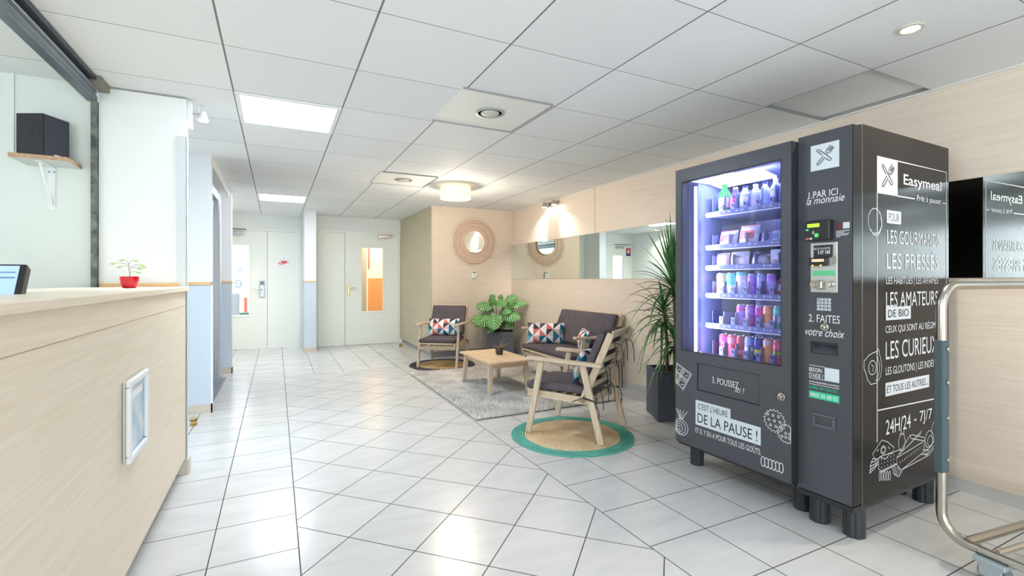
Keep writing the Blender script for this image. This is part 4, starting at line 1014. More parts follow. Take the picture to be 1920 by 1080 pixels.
# door: four frame members around the window, recessed flap opening below
fz0, fz1, fy1, fy0 = dz(.486), dz(.652), du(.907), du(.491)
b = MB()
b.box(DX, -.06, G1, YL, ZB, ZT).box(DX, -.06, YR, G0, ZB, ZT).box(DX, -.06, G0, G1, GZ1, ZT)
b.box(DX, -.06, G0, G1, fz1, GZ0).box(DX, -.06, G0, G1, ZB, fz0).box(DX, -.06, G0, fy0, fz0, fz1).box(DX, -.06, fy1, G1, fz0, fz1)
door = obj('door', b, M_vm, vm)
obj('door_edge', MB().box(DX+.002, -.055, YR-.003, YR, ZB, ZT), M_vmdark, door)
obj('delivery_flap', MB().box(DX+.008, DX+.02, fy0+.002, fy1-.002, fz0+.002, fz1-.002), M_vm, door, bevel=.002)
obj('window_pane', MB().box(DX+.012, DX+.018, G0, G1, GZ0, GZ1), glass('machine_glass', (238, 240, 255), .12), door)
obj('window_gasket', MB().box(DX+.001, DX+.012, G0, G0+.005, GZ0, GZ1).box(DX+.001, DX+.012, G1-.005, G1, GZ0, GZ1).box(DX+.001, DX+.012, G0, G1, GZ0, GZ0+.005).box(DX+.001, DX+.012, G0, G1, GZ1-.005, GZ1), M_blk, door)
def lock(par, y, z, x):
    l = obj('lock', MB().lathe([(.019, 0), (.019, -.003), (.014, -.006), (.0135, -.016), (.011, -.018)], (x, y, z), 22, 'x'), M_nickel, par, smooth=True)
    obj('keyhole', MB().box(x-.0190, x-.0178, y-.001, y+.001, z-.006, z+.006), M_black, l)
lock(door, du(.37), dz(.561), DX)
obj('base_rail', MB().box(-.07, -.04, .262, .985, .150, .185), M_vmdark, vm)
for y in (.52, .66): obj('rail_plug', MB().lathe([(.010, -.004), (.008, 0)], (-.071, y, .168), 12, 'x'), M_black, vm)
def foot(par, x, y, r=.040, h=.152):
    b = MB(); n = 28
    pr = []
    for k in range(n):
        a = 2*PI*k/n; q = r*(1 if k % 4 else .90); pr.append((q*math.cos(a), q*math.sin(a)))
    b.prism(pr, lambda a, c, t: (x+a, y+c, t*(h)), 1); return obj('foot', b, M_foot, par, bevel=.002)
for x, y in ((.07, .965), (.07, .305), (.72, .95), (.72, .30)): foot(vm, x, y)
# inside light and trays
violet = (206, 210, 255)
obj('cabinet_lamp', MB().prism([(-.056, 1.756), (.13, 1.722), (.13, 1.732), (-.056, 1.766)], lambda a, b_, t: (a, .48+t*.36, b_), 1), mat('cabinet_lamp_glow', (255, 255, 255), .5, emit=2.6, ecol=(236, 238, 255)), vm)
obj('light_strip', MB().box(-.088, -.076, .838, .850, .70, 1.715), mat('light_strip_glow', (255, 255, 255), .5, emit=9, ecol=(222, 226, 255)), vm)
light('AREA', 'cabinet_light', (.20, .56, 1.735), 3.8, (.70, .74, 1.), vm, target=(.12, .56, 0), shape='RECTANGLE', size=.3, size_y=.46)
light('AREA', 'strip_light', (-.052, .838, 1.2), 4.6, (.68, .72, 1.), vm, target=(.25, .45, 1.2), shape='RECTANGLE', size=.03, size_y=1.0)
M_tray = mat('lavender_tray_steel', (140, 146, 184), .35, .3)
M_strip = mat('clear_price_strip', (104, 112, 156), .2, 0, .6)
TRAYZ = [1.541, 1.345, 1.224, 1.059, .880, .700]; TY0, TY1 = .272, .832
nums = ['61', '51', '41', '31', '21', '11']
slots = [7, 5, 4, 7, 7, 7]
for i, z in enumerate(TRAYZ):
    t = obj('tray', MB().box(.02, .46, TY0, TY1, z-.004, z+.010), M_tray, vm, bevel=.002)
    if i < 5:
        obj('price_strip', MB().box(.012, .020, TY0, TY1+.006, z-.004, z+.026), M_strip, t, bevel=.003)
        obj('strip_edge', MB().box(.010, .013, TY0, TY1+.006, z-.006, z-.001), M_ind, t)
        bb = MB()
        for k in range(slots[i]):
            yc = TY1-.03-(TY1-TY0-.05)*k/max(1, slots[i]-1)*.98
            text_mesh('%d  1,20' % (int(nums[i])+k), 0, .048, 0, .0135, lambda a, b_, q, yc=yc, z=z: (.0115-q, yc-a+.01, z+.006+b_), mb=bb)
        obj('price_numbers', bb, M_ind, t)
        obj('strip_end', MB().lathe([(.001, TY1+.004), (.014, TY1+.005), (.015, TY1+.012), (.010, TY1+.016)], (.016, 0, z+.010), 16, 'y'), M_ind, t, smooth=True)
    dv = MB()
    n = slots[i]; h = .085 if i in (0, 3, 4, 5) else .075
    for k in range(n+1):
        y = TY1-.004-(TY1-TY0-.01)*k/n
        dv.box(.045, .44, y-.0015, y+.0015, z+.01, z+.01+h*(1.35 if i == 0 else 1))
    obj('slot_divider', dv, M_tray, t)
    if i in (0, 3, 4, 5):
        sp_ = MB(); hk = MB()
        for k in range(n):
            y0_ = TY1-.006-(TY1-TY0-.01)*(k+1)/n
            sp_.box(.036, .039, y0_+.002, y0_+.026, z+.010, z+.066).box(.036, .052, y0_+.002, y0_+.004, z+.010, z+.060)
            hk.box(.0345, .036, y0_+.012, y0_+.023, z+.048, z+.058).box(.033, .036, y0_+.010, y0_+.016, z+.040, z+.050)
        obj('slot_plate', sp_, M_tray, t); obj('plate_hook', hk, mat('dark_plate_hook', (58, 62, 92), .4), t)
    fl = MB()
    for k in range(n):
        y = TY1-.004-(TY1-TY0-.01)*(k+.5)/n
        fl.bar((.022, y+.022, z+.012), (.075, y-.008, z+.014), .022, .002)
    obj('slot_marker', fl, mat('pale_slot_marker', (222, 226, 244), .4), t)
# goods standing in the trays: (row, offset along the tray, width, height, kind, colours, words)
def P(name, c, r=.35, v=None): return mat('pack_'+name, c, r, 0, .5, var=v)
M_alu = mat('can_aluminium', (206, 208, 216), .25, .9)
def can(label, cat, y, z, r, h, body, band=None, group=None):
    t = thing('drink_can', label, cat, (0, 0, 0), 0, group)
    t.location = at(VM, VMROT, (.085, y, z)); t.rotation_euler = (0, 0, VMROT)
    obj('can_body', MB().lathe([(r*.80, 0), (r, .008), (r, h-.014), (r*.82, h-.002)], n=24), body, t, smooth=True, angle=50)
    obj('lid', MB().lathe([(r*.84, h-.003), (r*.86, h), (r*.78, h), (r*.76, h-.003)], n=24), M_alu, t, smooth=True, angle=50)
    if band: obj('print_band', MB().lathe([(r+.0004, h*band[0]), (r+.0004, h*band[1])], n=24), band[2], t, smooth=True, angle=50)
    if band and len(band) > 3: obj('print_band', MB().lathe([(r+.0005, h*band[3]), (r+.0005, h*band[4])], n=24), band[5], t, smooth=True, angle=50)
    return t
def bottle(label, y, z, r, h, body, cap, lab, clear=False):
    t = thing('drink_bottle', label, 'bottle', at(VM, VMROT, (.085, y, z)), VMROT, 'bottles on the top tray')
    obj('bottle_body', MB().lathe([(r*.85, 0), (r, .008), (r, h*.62), (r*.92, h*.70), (r*.45, h*.86), (r*.42, h*.92)], n=22), body, t, smooth=True, angle=60)
    obj('cap', MB().lathe([(r*.47, h*.92), (r*.47, h)], n=18), cap, t, smooth=True)
    obj('print_band', MB().lathe([(r+.0004, h*.22), (r+.0004, h*.55)], n=22), lab, t, smooth=True)
    return t
def bag(label, y, z, w, h, m, m2, name='snack_bag', lean=.22, words=None, group=None, crimp=True):
    t = thing(name, label, 'snack', at(VM, VMROT, (.085, y, z)), VMROT, group)
    t.rotation_euler = (0, lean, VMROT)
    def fn(sg):
        def f(u, v):
            a, c = 2*u-1, 2*v-1
            th = .024*((1-abs(a)**3)*(1-abs(c)**3))**.6+.002*math.sin(14*a+7*c)*(1-abs(a))
            return (sg*th, -a*w/2, h/2+c*h/2)
        return f
    fr = obj('wrapper', MB().sheet(fn(-1), 14, 10).sheet(fn(1), 14, 10), m, t, smooth=True, angle=0)
    obj('print_panel', MB().sheet(lambda u, v: (fn(-1)(.15+.7*u, .30+.42*v)[0]-.001, -(2*(.15+.7*u)-1)*w/2, h*(.30+.42*v)), 8, 6), m2, t, smooth=True, angle=0)
    if crimp: obj('crimped_edge', MB().box(-.0012, .0012, -w/2*.98, w/2*.98, h*.955, h*1.03), m2, t)
    if words: obj('lettering', text_mesh(words, -w*.30, w*.22, h*.60, h*.74, lambda a, b_, q: (-.0275-q, -a, b_)), M_blk, t)
    return t
def carton(label, y, z, w, h, m, m2):
    t = thing('snack_box', label, 'snack', at(VM, VMROT, (.07, y, z)), VMROT)
    obj('carton', MB().box(0, .05, -w/2, w/2, 0, h), m, t, bevel=.002)
    obj('print_panel', MB().box(-.0008, 0, -w*.4, w*.36, h*.2, h*.42), m2, t)
    obj('print_panel', MB().box(-.0008, 0, -w*.4, w*.1, h*.62, h*.72), m2, t)
    return t
WHT = P('white', (238, 238, 244), .35, (55, (206, 204, 226))); TEAL = P('teal', (58, 176, 168), .35, (60, (120, 210, 204))); PURP = P('purple', (150, 92, 200), .35, (70, (190, 140, 226))); PINK = P('pink', (222, 110, 190), .35, (60, (190, 70, 150))); ORG = P('orange', (250, 150, 92), .35, (60, (252, 186, 140)))
RED = P('red', (222, 40, 74), .35, (70, (240, 130, 150))); DRED = P('deep_red', (190, 36, 70)); NAVY = P('navy', (60, 66, 140)); SILV = P('silver_blue', (150, 166, 222), .3); GRN = P('green', (60, 200, 70)); YEL = P('yellow', (232, 214, 96))
DARK = P('dark_cola', (62, 44, 70), .35, (70, (150, 110, 150))); LILA = P('lilac', (176, 168, 232)); BROWN = P('brown_foil', (150, 122, 130), .3, (60, (228, 216, 222))); CREAM = P('cream', (236, 226, 226), .4, (60, (214, 190, 200))); LIME = P('lime', (170, 220, 70)); CLEAR = P('water', (190, 200, 240), .15, (90, (150, 160, 214)))
z1 = 1.5515
bottle('green bottle with a white label at the left of the top tray in the machine', .775, z1, .034, .178, GRN, GRN, WHT)
bottle('dark bottle with pink label next to the green bottle on the top tray', .702, z1, .030, .150, DARK, WHT, PINK)
for k, (y, w) in enumerate(((.640, 'third'), (.575, 'fourth'), (.518, 'fifth'), (.458, 'sixth'), (.402, 'seventh'))):
    bottle('pale lilac water bottle, %s bottle from the left on the top tray' % w, y, z1, (.030, .028, .026, .026, .027)[k], (.148, .146, .150, .156, .176)[k], CLEAR, WHT if k % 2 else NAVY, (WHT, LILA, SILV, WHT, LILA)[k])
z2 = 1.3555
bag('white and pink sweets bag at the left of the second tray', .755, z2, .118, .098, WHT, PINK, group='bags on the second tray')
bag('larger white sweets bag with a red band, middle of the second tray', .622, z2, .120, .118, WHT, RED, group='bags on the second tray')
bag('small lilac bag right of the red banded sweets bag on the second tray', .510, z2, .060, .075, LILA, NAVY, group='bags on the second tray')
bag('small white bag near the right end of the second tray', .455, z2, .058, .075, WHT, SILV, group='bags on the second tray')
bag('small teal and white bag at the right end of the second tray', .392, z2, .055, .085, TEAL, WHT, group='bags on the second tray')
z3 = 1.2345
bag('pale pink pack at the left of the third tray', .788, z3, .086, .084, P('pale_pink', (226, 190, 222)), WHT, lean=.1, group='packs on the third tray')
bag('white pack with dark capital letters on the third tray', .676, z3, .118, .088, WHT, CREAM, lean=.12, words='NORG', group='packs on the third tray')
bag('brown and white foil pack lying in the middle of the third tray', .548, z3, .108, .072, BROWN, WHT, lean=.3, group='packs on the third tray')
carton('white biscuit box at the right of the third tray', .436, z3, .080, .092, WHT, BROWN)
z4 = 1.0695
g4 = 'cans and bottles on the fourth tray'
can('white can with orange print, leftmost on the fourth tray', 'can', .793, z4, .031, .134, WHT, (.18, .42, ORG, .60, .90, ORG), g4)
can('white can with teal print, second on the fourth tray', 'can', .727, z4, .031, .134, WHT, (.45, .95, TEAL), g4)
can('white carton-like can with a teal top, third on the fourth tray', 'can', .656, z4, .034, .138, WHT, (.86, .98, TEAL), g4)
can('lilac can, fourth on the fourth tray', 'can', .592, z4, .027, .126, LILA, (.1, .9, PURP), g4)
can('silver blue can, fifth on the fourth tray', 'can', .537, z4, .026, .126, SILV, (.2, .8, LILA), g4)
can('violet can, sixth on the fourth tray', 'can', .480, z4, .025, .124, PURP, (.3, .7, LILA), g4)
bag('red and white sweets bag at the right of the fourth tray', .425, z4, .066, .095, RED, WHT, lean=.25)
z5 = .8905; g5 = 'cans on the fifth tray'
can('purple can beside the two empty slots on the fifth tray', 'can', .662, z5, .0275, .130, PURP, (.72, .9, PINK), g5)
can('pinkish purple can, second on the fifth tray', 'can', .604, z5, .0285, .130, PINK, (.45, .92, PURP), g5)
can('lilac and pink can, third on the fifth tray', 'can', .550, z5, .0235, .130, LILA, (.5, .9, PINK), g5)
can('orange can, fourth on the fifth tray', 'can', .498, z5, .0270, .131, ORG, (.1, .3, CREAM), g5)
can('teal can, last on the fifth tray', 'can', .440, z5, .0275, .131, TEAL, (.35, .6, WHT), g5)
z6 = .7105; g6 = 'cans on the bottom tray'
can('bright pink red can, leftmost on the bottom tray', 'can', .780, z6, .0265, .130, RED, (.62, .9, PINK), g6)
can('red can with a white square, second on the bottom tray', 'can', .722, z6, .0275, .130, RED, (.62, .88, P('rose', (236, 150, 190))), g6)
can('deep red can, third on the bottom tray', 'can', .666, z6, .0250, .130, DRED, (.2, .4, RED), g6)
can('silver blue can, fourth on the bottom tray', 'can', .610, z6, .0275, .130, SILV, (.4, .55, WHT), g6)
can('navy and yellow can, fifth on the bottom tray', 'can', .553, z6, .0270, .131, NAVY, (.25, .5, YEL), g6)
can('orange can, sixth on the bottom tray', 'can', .497, z6, .0275, .131, ORG, (.75, .92, CREAM), g6)
can('red can with a lime stripe, last on the bottom tray', 'can', .440, z6, .0280, .131, RED, (.40, .52, LIME), g6)
# printed matter on the snack door
dtext(door, '3. POUSSEZ', .794, .617, .552, .588, M_ind)
dtext(door, 'ici !', .640, .583, .530, .562, M_ind, shear=.35)
b = MB(); patch(b, -du(.916), -du(.670), dz(.37), dz(.425), Fd); patch(b, -du(.916), -du(.485), dz(.274), dz(.372), Fd); obj('label', b, M_lab, door)
dtext(door, "C'EST L'HEURE", .897, .689, .374, .409, M_blk)
dtext(door, 'DE LA PAUSE !', .900, .504, .291, .349, M_blk)
dtext(door, 'ET IL Y EN A POUR TOUS LES GOÛTS.', .916, .483, .224, .264, M_ind)
def draw(par, strokes, F, mp, w=.0035, m=None):
    b = MB()
    for s in strokes:
        cl = s[0] == s[-1]; pts = [mp(*p) for p in (s[:-1] if cl else s)]
        ribbon(b, pts, w, F, cl)
    return obj('line_drawing', b, m or M_ind, par)
dm = lambda u, z: (-du(u), dz(z))
def el(cx, cz, rx, rz, n=26, rot=0, a0=0, a1=2*PI):
    e = ellipse(cx, cz, rx, rz, n, rot, a0, a1); return e+[e[0]] if abs(a1-a0-2*PI) < 1e-6 else e
# chocolate bar at the far edge
st = []
q = lambda i, j: (1.066-.060*i-.0*j-.030*j*-.0, 0)
A0, AX, AY = Vector((1.064, .628)), Vector((-.118, -.052)), Vector((.066, -.112))
g_ = lambda i, j: tuple(A0*1+AX*i+AY*(j-.0)) if (A0+AX*i+AY*j).x < 1.073 else (1.073, (A0+AX*i+AY*j).y)
for i in (0, .46, .54, 1): st.append([g_(i, 0), g_(i, 1)])
for j in (0, .46, .54, 1): st.append([g_(0, j), g_(1, j)])
for i in (0.06, .6):
    for j in (.06, .6): st.append([g_(i, j), g_(i+.34, j), g_(i+.34, j+.34), g_(i, j+.34), g_(i, j)])
for i in (.2, .74):
    for j in (.3, .84): st.append([g_(i, j), g_(i+.14, j-.12)])
draw(door, st, Fd, dm, .003)
# onion drawing
cl1_ = lambda L: [(min(a, 1.073), b) for a, b in L]
st = [cl1_(el(1.03, .225, .055, .05, 30)), cl1_(el(1.036, .222, .042, .038, 26)), cl1_(el(1.044, .22, .026, .026, 20)), cl1_(el(1.05, .218, .012, .014, 14))]
for dx in (-.045, -.02, .005, .02, .035): st.append(cl1_([(1.03+dx*.25, .272), (1.03+dx*.6, .305), (1.03+dx*1.15, .335)]))
draw(door, st, Fd, dm, .0035)
# two crackers
def scallop(cx, cz, r, n=18): return [(cx+(r+.006*math.sin(k*PI/1.5))*math.cos(2*PI*k/(n*3)), cz+(r+.006*math.sin(k*PI/1.5))*math.sin(2*PI*k/(n*3))) for k in range(n*3)]+[(cx+r, cz)]
sc1 = scallop(.408, .428, .055); sc2 = [(max(a, .3225), b) for a, b in scallop(.345, .378, .045)]
st = [sc1, sc2]
for k in range(9): st.append(el(.408+.03*((k % 3)-1)+.008*(k//3-1), .428+.027*(k//3-1), .006, .006, 8))
for k in range(5): st.append(el(.348+.02*((k % 3)-1), .372+.02*(k//3)-.012, .006, .006, 8))
draw(door, st, Fd, dm, .003)
st = [[(.478-.006+.02*k+-.04*k+.010*math.cos(a)*1.1, .195+.004*k*-.0+.026*math.sin(a)) for a in [PI*2*j/14 for j in range(15)]] for k in range(6)]
draw(door, st, Fd, dm, .004)
# ------------------------------------------------------------------ payment unit
PYL, PYR = .240, .0036
b = MB().box(0, .85, 0, .236, .150, 1.858); body = obj('cabinet', b, M_vmside, pt, bevel=.003)
b = MB()
sy0, sy1, sz0, sz1 = pu(.107), pu(.218), pz(.813), pz(.861)
cy0, cy1, cz0, cz1 = pu(.111), pu(.215), pz(.458), pz(.523)
Z0, Z1 = pz(.134), pz(1.868)
b.box(PX, -.004, sy1, PYL, cz1, Z1).box(PX, -.004, PYR, sy0, cz1, Z1).box(PX, -.004, sy0, sy1, sz1, Z1).box(PX, -.004, sy0, sy1, cz1, sz0).box(PX, -.004, PYR, PYL, Z0, cz1)
b.box(PX+.03, -.004, sy0, sy1, sz0, sz1)
pdoor = obj('door', b, M_vm, pt)
obj('door_return', MB().box(PX+.001, -.004, .0005, PYR, Z0, Z1), M_vmside, pdoor)
obj('bright_seam', MB().box(-.0035, -.0005, -.001, .003, .14, 1.855), M_metal, pt)
obj('base_rail', MB().box(PX+.006, .84, .002, .24, .135, .160), M_vmdark, pt, bevel=.003)
for x, y in ((.025, .195), (.025, .045), (.72, .06), (.72, .18)): foot(pt, x, y, .044, .136)
obj('slot_lip', MB().box(PX-.002, PX, sy0-.006, sy0, sz0, sz1).box(PX-.002, PX, sy1, sy1+.006, sz0, sz1).box(PX-.002, PX, sy0-.006, sy1+.006, sz1, sz1+.005).box(PX-.002, PX, sy0-.006, sy1+.006, sz0-.005, sz0), M_vmdark, pdoor)
obj('slot_wedge', MB().add([(PX+.003, sy0, sz0), (PX+.003, sy1, sz0), (PX+.029, sy1, sz1-.01), (PX+.029, sy0, sz1-.01), (PX+.029, sy0, sz0), (PX+.029, sy1, sz0)], [(0, 1, 2, 3), (0, 4, 5, 1), (0, 3, 4), (1, 5, 2), (3, 2, 5, 4)]), M_vm, pdoor)
M_pod = mat('grey_coin_cup', (84, 88, 96), .35, 0, .45)
cr = MB().box(PX-.008, PX, cy0, cy1, cz0, cz0+.014).box(PX-.008, PX, cy0, cy1, cz1-.012, cz1).box(PX-.008, PX, cy0, cy0+.014, cz0+.014, cz1-.012).box(PX-.008, PX, cy1-.014, cy1, cz0+.014, cz1-.012)
obj('coin_return', cr, M_pod, pdoor, bevel=.003)
def logo_mark(par, F, x0, x1, z0, z1, mlabel, name='emblem'):
    b = MB(); patch(b, x0, x1, z0, z1, F); obj('emblem_ground', b, mlabel, par)
    w, h = x1-x0, z1-z0
    mp = lambda a, c: (x0+w*a, z0+h*c)
    kn = [(.26, .80), (.23, .72), (.42, .55), (.48, .60), (.30, .84), (.26, .80)]
    st_ = [[(.42, .56), (.22, .77), (.25, .82), (.30, .80), (.50, .60), (.72, .38), (.74, .33), (.70, .29), (.64, .31), (.54, .41)],
           [(.46, .52), (.25, .28), (.23, .24), (.26, .20), (.31, .22), (.52, .46)],
           [(.57, .60), (.55, .66), (.58, .73), (.72, .88)], [(.57, .60), (.64, .58), (.71, .62), (.82, .76)], [(.62, .68), (.77, .83)], [(.66, .65), (.80, .80)]]
    b = MB()
    for s in st_: ribbon(b, [mp(*p) for p in s], .0032*(w/.12), F, lift=.0018)
    obj(name, b, M_blk, par)
logo_mark(pdoor, Fp, -pu(.224), -pu(.095), pz(1.688), pz(1.811), M_lab)
ptext(pdoor, '1.PAR ICI', .233, .101, 1.557, 1.590, M_ind)
ptext(pdoor, 'la monnaie', .246, .072, 1.527, 1.562, M_ind, shear=.35)
# card reader
ry0, ry1, rz0, rz1 = pu(.119), pu(.231), pz(1.350), pz(1.445)
rd = obj('card_reader', MB().box(PX-.035, PX, ry0-.0, ry1, rz0, rz1), M_black, pdoor, bevel=.006)
FR = lambda a, c, t: (PX-.0355-t, -a, c)
b = MB(); patch(b, -pu(.219), -pu(.163), pz(1.413), pz(1.430), FR); obj('reader_display', b, mat('lime_display', (150, 226, 40), .4, emit=.9), rd)
b = MB(); b.add([FR(a, c, .001) for a, c in ellipse(-pu(.176), pz(1.374), .010, .010, 18)], [tuple(range(18))]); obj('reader_button', b, mat('soft_green_button', (92, 200, 110), .4, emit=.15), rd)
b = MB(); patch(b, -pu(.226), -pu(.214), pz(1.400), pz(1.405), FR); obj('status_light', b, mat('green_status', (40, 240, 130), .4, emit=2), rd)
b = MB(); patch(b, -pu(.226), -pu(.213), pz(1.355), pz(1.364), FR); obj('card_mark', b, mat('card_mark_orange', (214, 96, 60), .5), rd)
b = MB(); patch(b, -pu(.209), -pu(.196), pz(1.355), pz(1.364), FR); obj('card_mark', b, mat('card_mark_blue', (186, 200, 222), .5), rd)
b = MB()
for k in range(3): ribbon(b, ellipse(-pu(.197)-.002, pz(1.388), .004+.004*k, .004+.003*k, 8, 0, -.9, .9), .0016, FR)
obj('contactless_mark', b, M_ind, rd)
b = MB(); patch(b, -pu(.109), -pu(.085), pz(1.396), pz(1.427), Fp); obj('sticker', b, mat('maroon_sticker', (96, 52, 56), .5), pdoor)
b = MB(); patch(b, -pu(.079), -pu(.051), pz(1.398), pz(1.427), Fp); obj('sticker', b, mat('pale_sticker', (204, 206, 210), .5), pdoor)
b = MB()
for k, (u0, u1) in enumerate(((.109, .052), (.109, .075), (.109, .052), (.109, .06), (.109, .09))): patch(b, -pu(u0), -pu(u1), pz(1.387-.0065*k), pz(1.3895-.0065*k), Fp)
obj('small_print', b, M_ind, pdoor)
# steel coin plate with bill slot, display and knob
py0, py1, pz0, pz1 = pu(.101), pu(.223), pz(1.103), pz(1.340)
cp = obj('coin_plate', MB().box(PX-.004, PX, py0, py1, pz0, pz1), mat('silver_coin_plate', (196, 196, 192), .35, .55), pdoor, bevel=.002)
FC = lambda a, c, t: (PX-.0045-t, -a, c)
bl = obj('note_reader', MB().box(PX-.010, PX-.004, pu(.120), pu(.206), pz(1.268), pz(1.328)), M_vmdark, cp, bevel=.002)
FN = lambda a, c, t: (PX-.0104-t, -a, c)
obj('lettering', text_mesh('BILLETS ACCEPTÉS', -pu(.202), -pu(.128), pz(1.306), pz(1.318), FN), M_ind, bl)
obj('lettering', text_mesh('5 ET 10€', -pu(.184), -pu(.128), pz(1.285), pz(1.302), FN, offset=.02), M_ind, bl)
mo_ = obj('note_mouth', MB().box(PX-.026, PX-.004, pu(.136), pu(.218), pz(1.229), pz(1.268)), M_black, cp, bevel=.004)
obj('note_guide', MB().box(PX-.030, PX-.012, pu(.148), pu(.204), pz(1.248), pz(1.262)), mat('peach_lit_plastic', (220, 190, 176), .3, emit=.15), mo_, bevel=.002)
b = MB(); 
for u in (.200, .162): b.box(PX-.0275, PX-.026, pu(u)-.004, pu(u)+.004, pz(1.229), pz(1.234))
b.box(PX-.0315, PX-.030, pu(.19), pu(.16), pz(1.250), pz(1.254))
obj('note_light', b, mat('amber_note_light', (255, 130, 60), .4, emit=3), mo_)
obj('side_bracket', MB().box(PX-.008, PX-.004, pu(.105), pu(.122), pz(1.235), pz(1.275)), M_nickel, cp)
b = MB(); patch(b, -pu(.214), -pu(.112), pz(1.182), pz(1.207), FC); obj('coin_display', b, mat('green_lcd', (80, 168, 120), .3, emit=.25), cp)
kn_ = obj('coin_knob', MB().lathe([(.020, -.004), (.022, -.010), (.022, -.030), (.014, -.034), (.013, -.040)], (PX, pu(.192), pz(1.139)), 24, 'x'), M_chrome, cp, smooth=True, angle=35)
obj('knob_wing', MB().box(PX-.036, PX-.004, pu(.152), pu(.180), pz(1.118), pz(1.160)), M_nickel, kn_, bevel=.006)
obj('knob_groove', MB().box(PX-.032, PX-.030, pu(.194), pu(.198), pz(1.12), pz(1.158)), M_blk, kn_)
obj('reject_button', MB().lathe([(.013, -.004), (.014, -.010), (.008, -.014)], (PX, pu(.124), pz(1.141)), 20, 'x'), M_chrome, cp, smooth=True)
keys = MB(); kd = MB()
for r in range(4):
    for c in range(4):
        u = .187-.0165*c; z = 1.069-.0155*r
        k_ = obj('key', MB().box(PX-.004, PX, pu(u)-.0062, pu(u)+.0062, pz(z)-.0060, pz(z)+.0060), mat('pale_key', (208, 212, 216), .4), pdoor, bevel=.0012)
        s_ = ('1', '2', '3', 'A', '4', '5', '6', 'B', '7', '8', '9', 'C', '*', '0', '#', 'D')[r*4+c]
        obj('key_mark', text_mesh(s_, -pu(u)-.002, -pu(u)+.003, pz(z)-.003, pz(z)+.0035, lambda a, c_, t: (PX-.0041-t*.4, -a, c_)), M_blk, k_)
ptext(pdoor, '2. FAITES', .233, .092, .959, .996, M_ind)
lock(pdoor, pu(.160), pz(.938), PX)
ptext(pdoor, 'votre choix', .249, .072, .893, .931, M_ind, shear=.35)
b = MB(); patch(b, -pu(.160), -pu(.095), pz(.6845), pz(.747), Fp); obj('blank_code_label', b, M_lab, pdoor)
b = MB()
for z in (.747, .684, .656): patch(b, -pu(.232), -pu(.095 if z != .747 else .160), pz(z), pz(z+.0025), Fp)
obj('rule_line', b, M_ind, pdoor)
ptext(pdoor, 'BESOIN', .231, .172, .718, .738, M_ind, offset=.01)
ptext(pdoor, "D'AIDE ?", .231, .166, .690, .712, M_ind, offset=.01)
ptext(pdoor, 'www.easymealco.com/sos', .232, .096, .662, .676, M_ind, offset=.01)
ptext(pdoor, 'NUMÉRO VERT (GRATUIT) :', .232, .097, .631, .652, M_grn)
b = MB(); patch(b, -pu(.232), -pu(.095), pz(.591), pz(.625), Fp); obj('label', b, M_grn, pdoor)
ptext(pdoor, '0805 36 08 02', .225, .101, .599, .617, M_ind, offset=.01)
# printed side
def sline(*pts, w=.005): 
    b = MB(); ribbon(b, list(pts), w, Fs); return b
b = sline((.124, 1.727), (.818, 1.727), (.818, .553), w=.006); ribbon(b, [(.124, 1.56), (.124, .42)], .006, Fs); ribbon(b, [(.311, 1.561), (.478, 1.561)], .006, Fs); ribbon(b, [(.775, 1.562), (.818, 1.562)], .004, Fs); ribbon(b, [(.124, .565), (.818, .550)], .006, Fs)
obj('rule_line', b, M_ind, pt)
logo_mark(pt, Fs, .124, .311, 1.560, 1.727, mat('pale_lilac_label', (220, 218, 230), .4))
stext(pt, 'Easymeal', .367, .761, 1.606, 1.672, M_ind, offset=.012)
stext(pt, 'Prêt à pauser', .499, .761, 1.545, 1.582, M_ind)
b = MB(); patch(b, .212, .343, 1.4275, 1.488, Fs); obj('label', b, mat('white_panel_label', (222, 226, 232), .4), pt)
stext(pt, 'POUR', .226, .327, 1.437, 1.477, mat('grey_print', (110, 112, 120), .5))
stext(pt, 'LES GOURMANDS', .212, .734, 1.332, 1.397, M_ind)
stext(pt, 'LES PRESSÉS', .209, .727, 1.214, 1.308, M_ind)
stext(pt, 'LES HABITUÉS | LES AFFAMÉS', .205, .723, 1.132, 1.184, M_ind)
stext(pt, 'LES AMATEURS', .203, .723, 1.034, 1.106, M_ind)
M_lab2 = MATS['white_panel_label']
b = MB(); patch(b, .197, .434, .974, 1.036, Fs, .0026); obj('label', b, M_lab2, pt)
obj('lettering', text_mesh('DE BIO', .217, .412, .987, 1.023, lambda a, c, t: (a, -.0032-t*.3, c)), M_blk, pt)
stext(pt, 'CEUX QUI SONT AU RÉGIME', .198, .718, .909, .957, M_ind)
stext(pt, 'LES CURIEUX', .200, .718, .791, .876, M_ind)
stext(pt, 'LES GLOUTONS | LES INDÉCIS', .200, .718, .708, .765, M_ind)
b = MB(); patch(b, .199, .628, .620, .683, Fs); obj('label', b, M_lab2, pt)
stext(pt, 'ET TOUS LES AUTRES...', .212, .612, .634, .668, M_blk)
stext(pt, '24H/24', .200, .436, .441, .510, M_ind)
stext(pt, '-', .470, .494, .470, .477, M_ind)
stext(pt, '7J/7', .528, .657, .441, .510, M_ind)
sm_ = lambda a, c: (a, c)
st = [el(.105, 1.43, .058, .058, 32), el(.118, 1.43, .046, .054, 28, 0, -1.9, 1.6), el(.124, 1.425, .042, .05, 24, 0, -1.9, 1.2), el(.112, 1.42, .05, .056, 24, 0, -2.6, .6)]
draw(pt, st, Fs, sm_, .003)
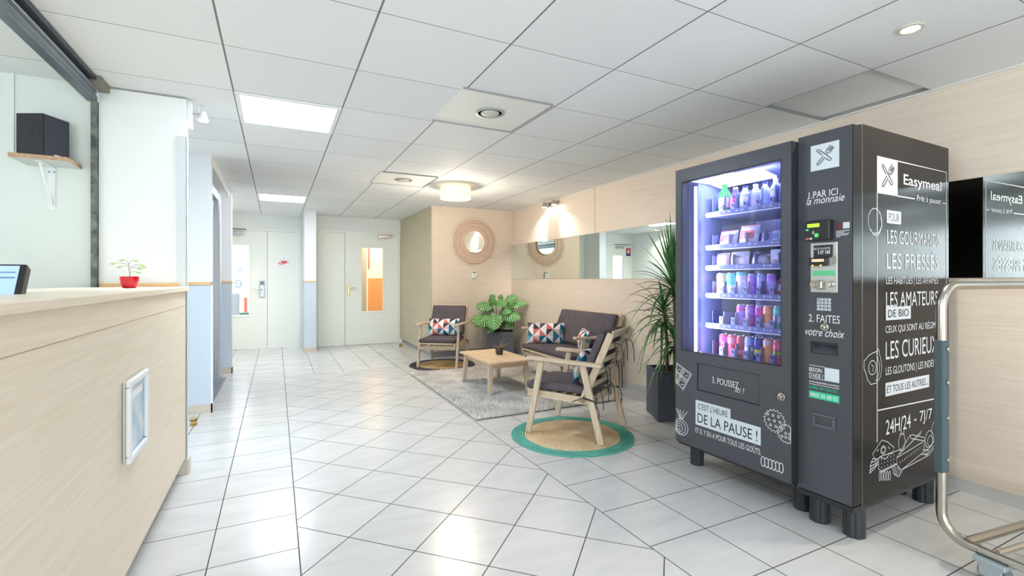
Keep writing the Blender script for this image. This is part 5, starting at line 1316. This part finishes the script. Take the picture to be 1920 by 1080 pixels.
st = [[(.115, .835), (.135, .838), (.155, .80), (.165, .76), (.155, .72), (.12, .692), (.07, .690), (.04, .715), (.03, .742), (.012, .765), (.012, .80), (.05, .822), (.09, .832), (.115, .835)],
      [(.118, .83), (.146, .77), (.14, .73), (.11, .70)], el(.083, .765, .032, .032, 20), [(.075, .778), (.092, .770), (.086, .748)], [(.125, .838), (.135, .85), (.142, .835)]]
draw(pt, st, Fs, sm_, .003)
# food drawing at the foot of the side: cheese, strawberry roll, cake slice, fruit
st = [[(.084, .372), (.165, .424), (.215, .408), (.275, .372), (.262, .345), (.235, .35), (.20, .33), (.15, .348), (.11, .342), (.084, .372)], el(.178, .376, .022, .019, 18), el(.178, .376, .016, .012, 14), [(.12, .38), (.14, .385)], [(.22, .385), (.235, .372)]]
st += [[(.060, .290), (.13, .318)], [(.055, .303), (.13, .323)], [(.062, .320), (.13, .328)], [(.07, .338), (.13, .335)], [(.085, .352), (.132, .342)], [(.060, .290), (.070, .312), (.062, .32), (.085, .352)]]
st += [[(.145, .350), (.33, .352), (.335, .34), (.30, .318), (.305, .292), (.16, .282), (.138, .295), (.136, .335), (.145, .350)], [(.152, .276), (.30, .286)]]
for k in range(15): st.append([(.16+.028*(k % 5), .338-.018*(k//5)), (.164+.028*(k % 5), .330-.018*(k//5))])
st += [[(.300, .318), (.43, .405), (.455, .404), (.575, .372), (.578, .318), (.568, .300), (.345, .252), (.305, .282), (.300, .318)], [(.300, .318), (.56, .352), (.565, .305)], [(.43, .405), (.44, .388), (.575, .355)], [(.345, .252), (.62, .275), (.73, .322)]]
for k in range(16): st.append([(.325+.014*k, .328+.006*k*.9-.001*k), (.335+.014*k, .334+.0065*k*.8)])
for k in range(10): st.append([(.33+.022*k, .296+.004*k), (.335+.022*k, .286+.004*k)])
st += [el(.350, .385, .032, .040, 22), [(.33, .42), (.345, .44), (.355, .422), (.372, .438), (.37, .415)], el(.630, .355, .045, .043, 24), el(.638, .345, .028, .026, 18), el(.705, .385, .052, .060, 26), [(.70, .445), (.712, .46)]]
st += [[(.545, .292), (.60, .285), (.65, .30), (.72, .335)], [(.56, .31), (.62, .305), (.70, .345)], el(.60, .292, .02, .012, 14)]
st += [[(.255, .285), (.275, .245), (.32, .225), (.355, .248)], [(.27, .282), (.29, .24)], [(.285, .28), (.305, .232)], [(.30, .276), (.325, .23)], [(.315, .272), (.342, .238)]]
st += [[(.148+.022*k+.008*math.cos(a), .262-.004*k+.022*math.sin(a)) for a in [2*PI*j/12 for j in range(13)]] for k in range(5)]
draw(pt, st, Fs, sm_, .003)
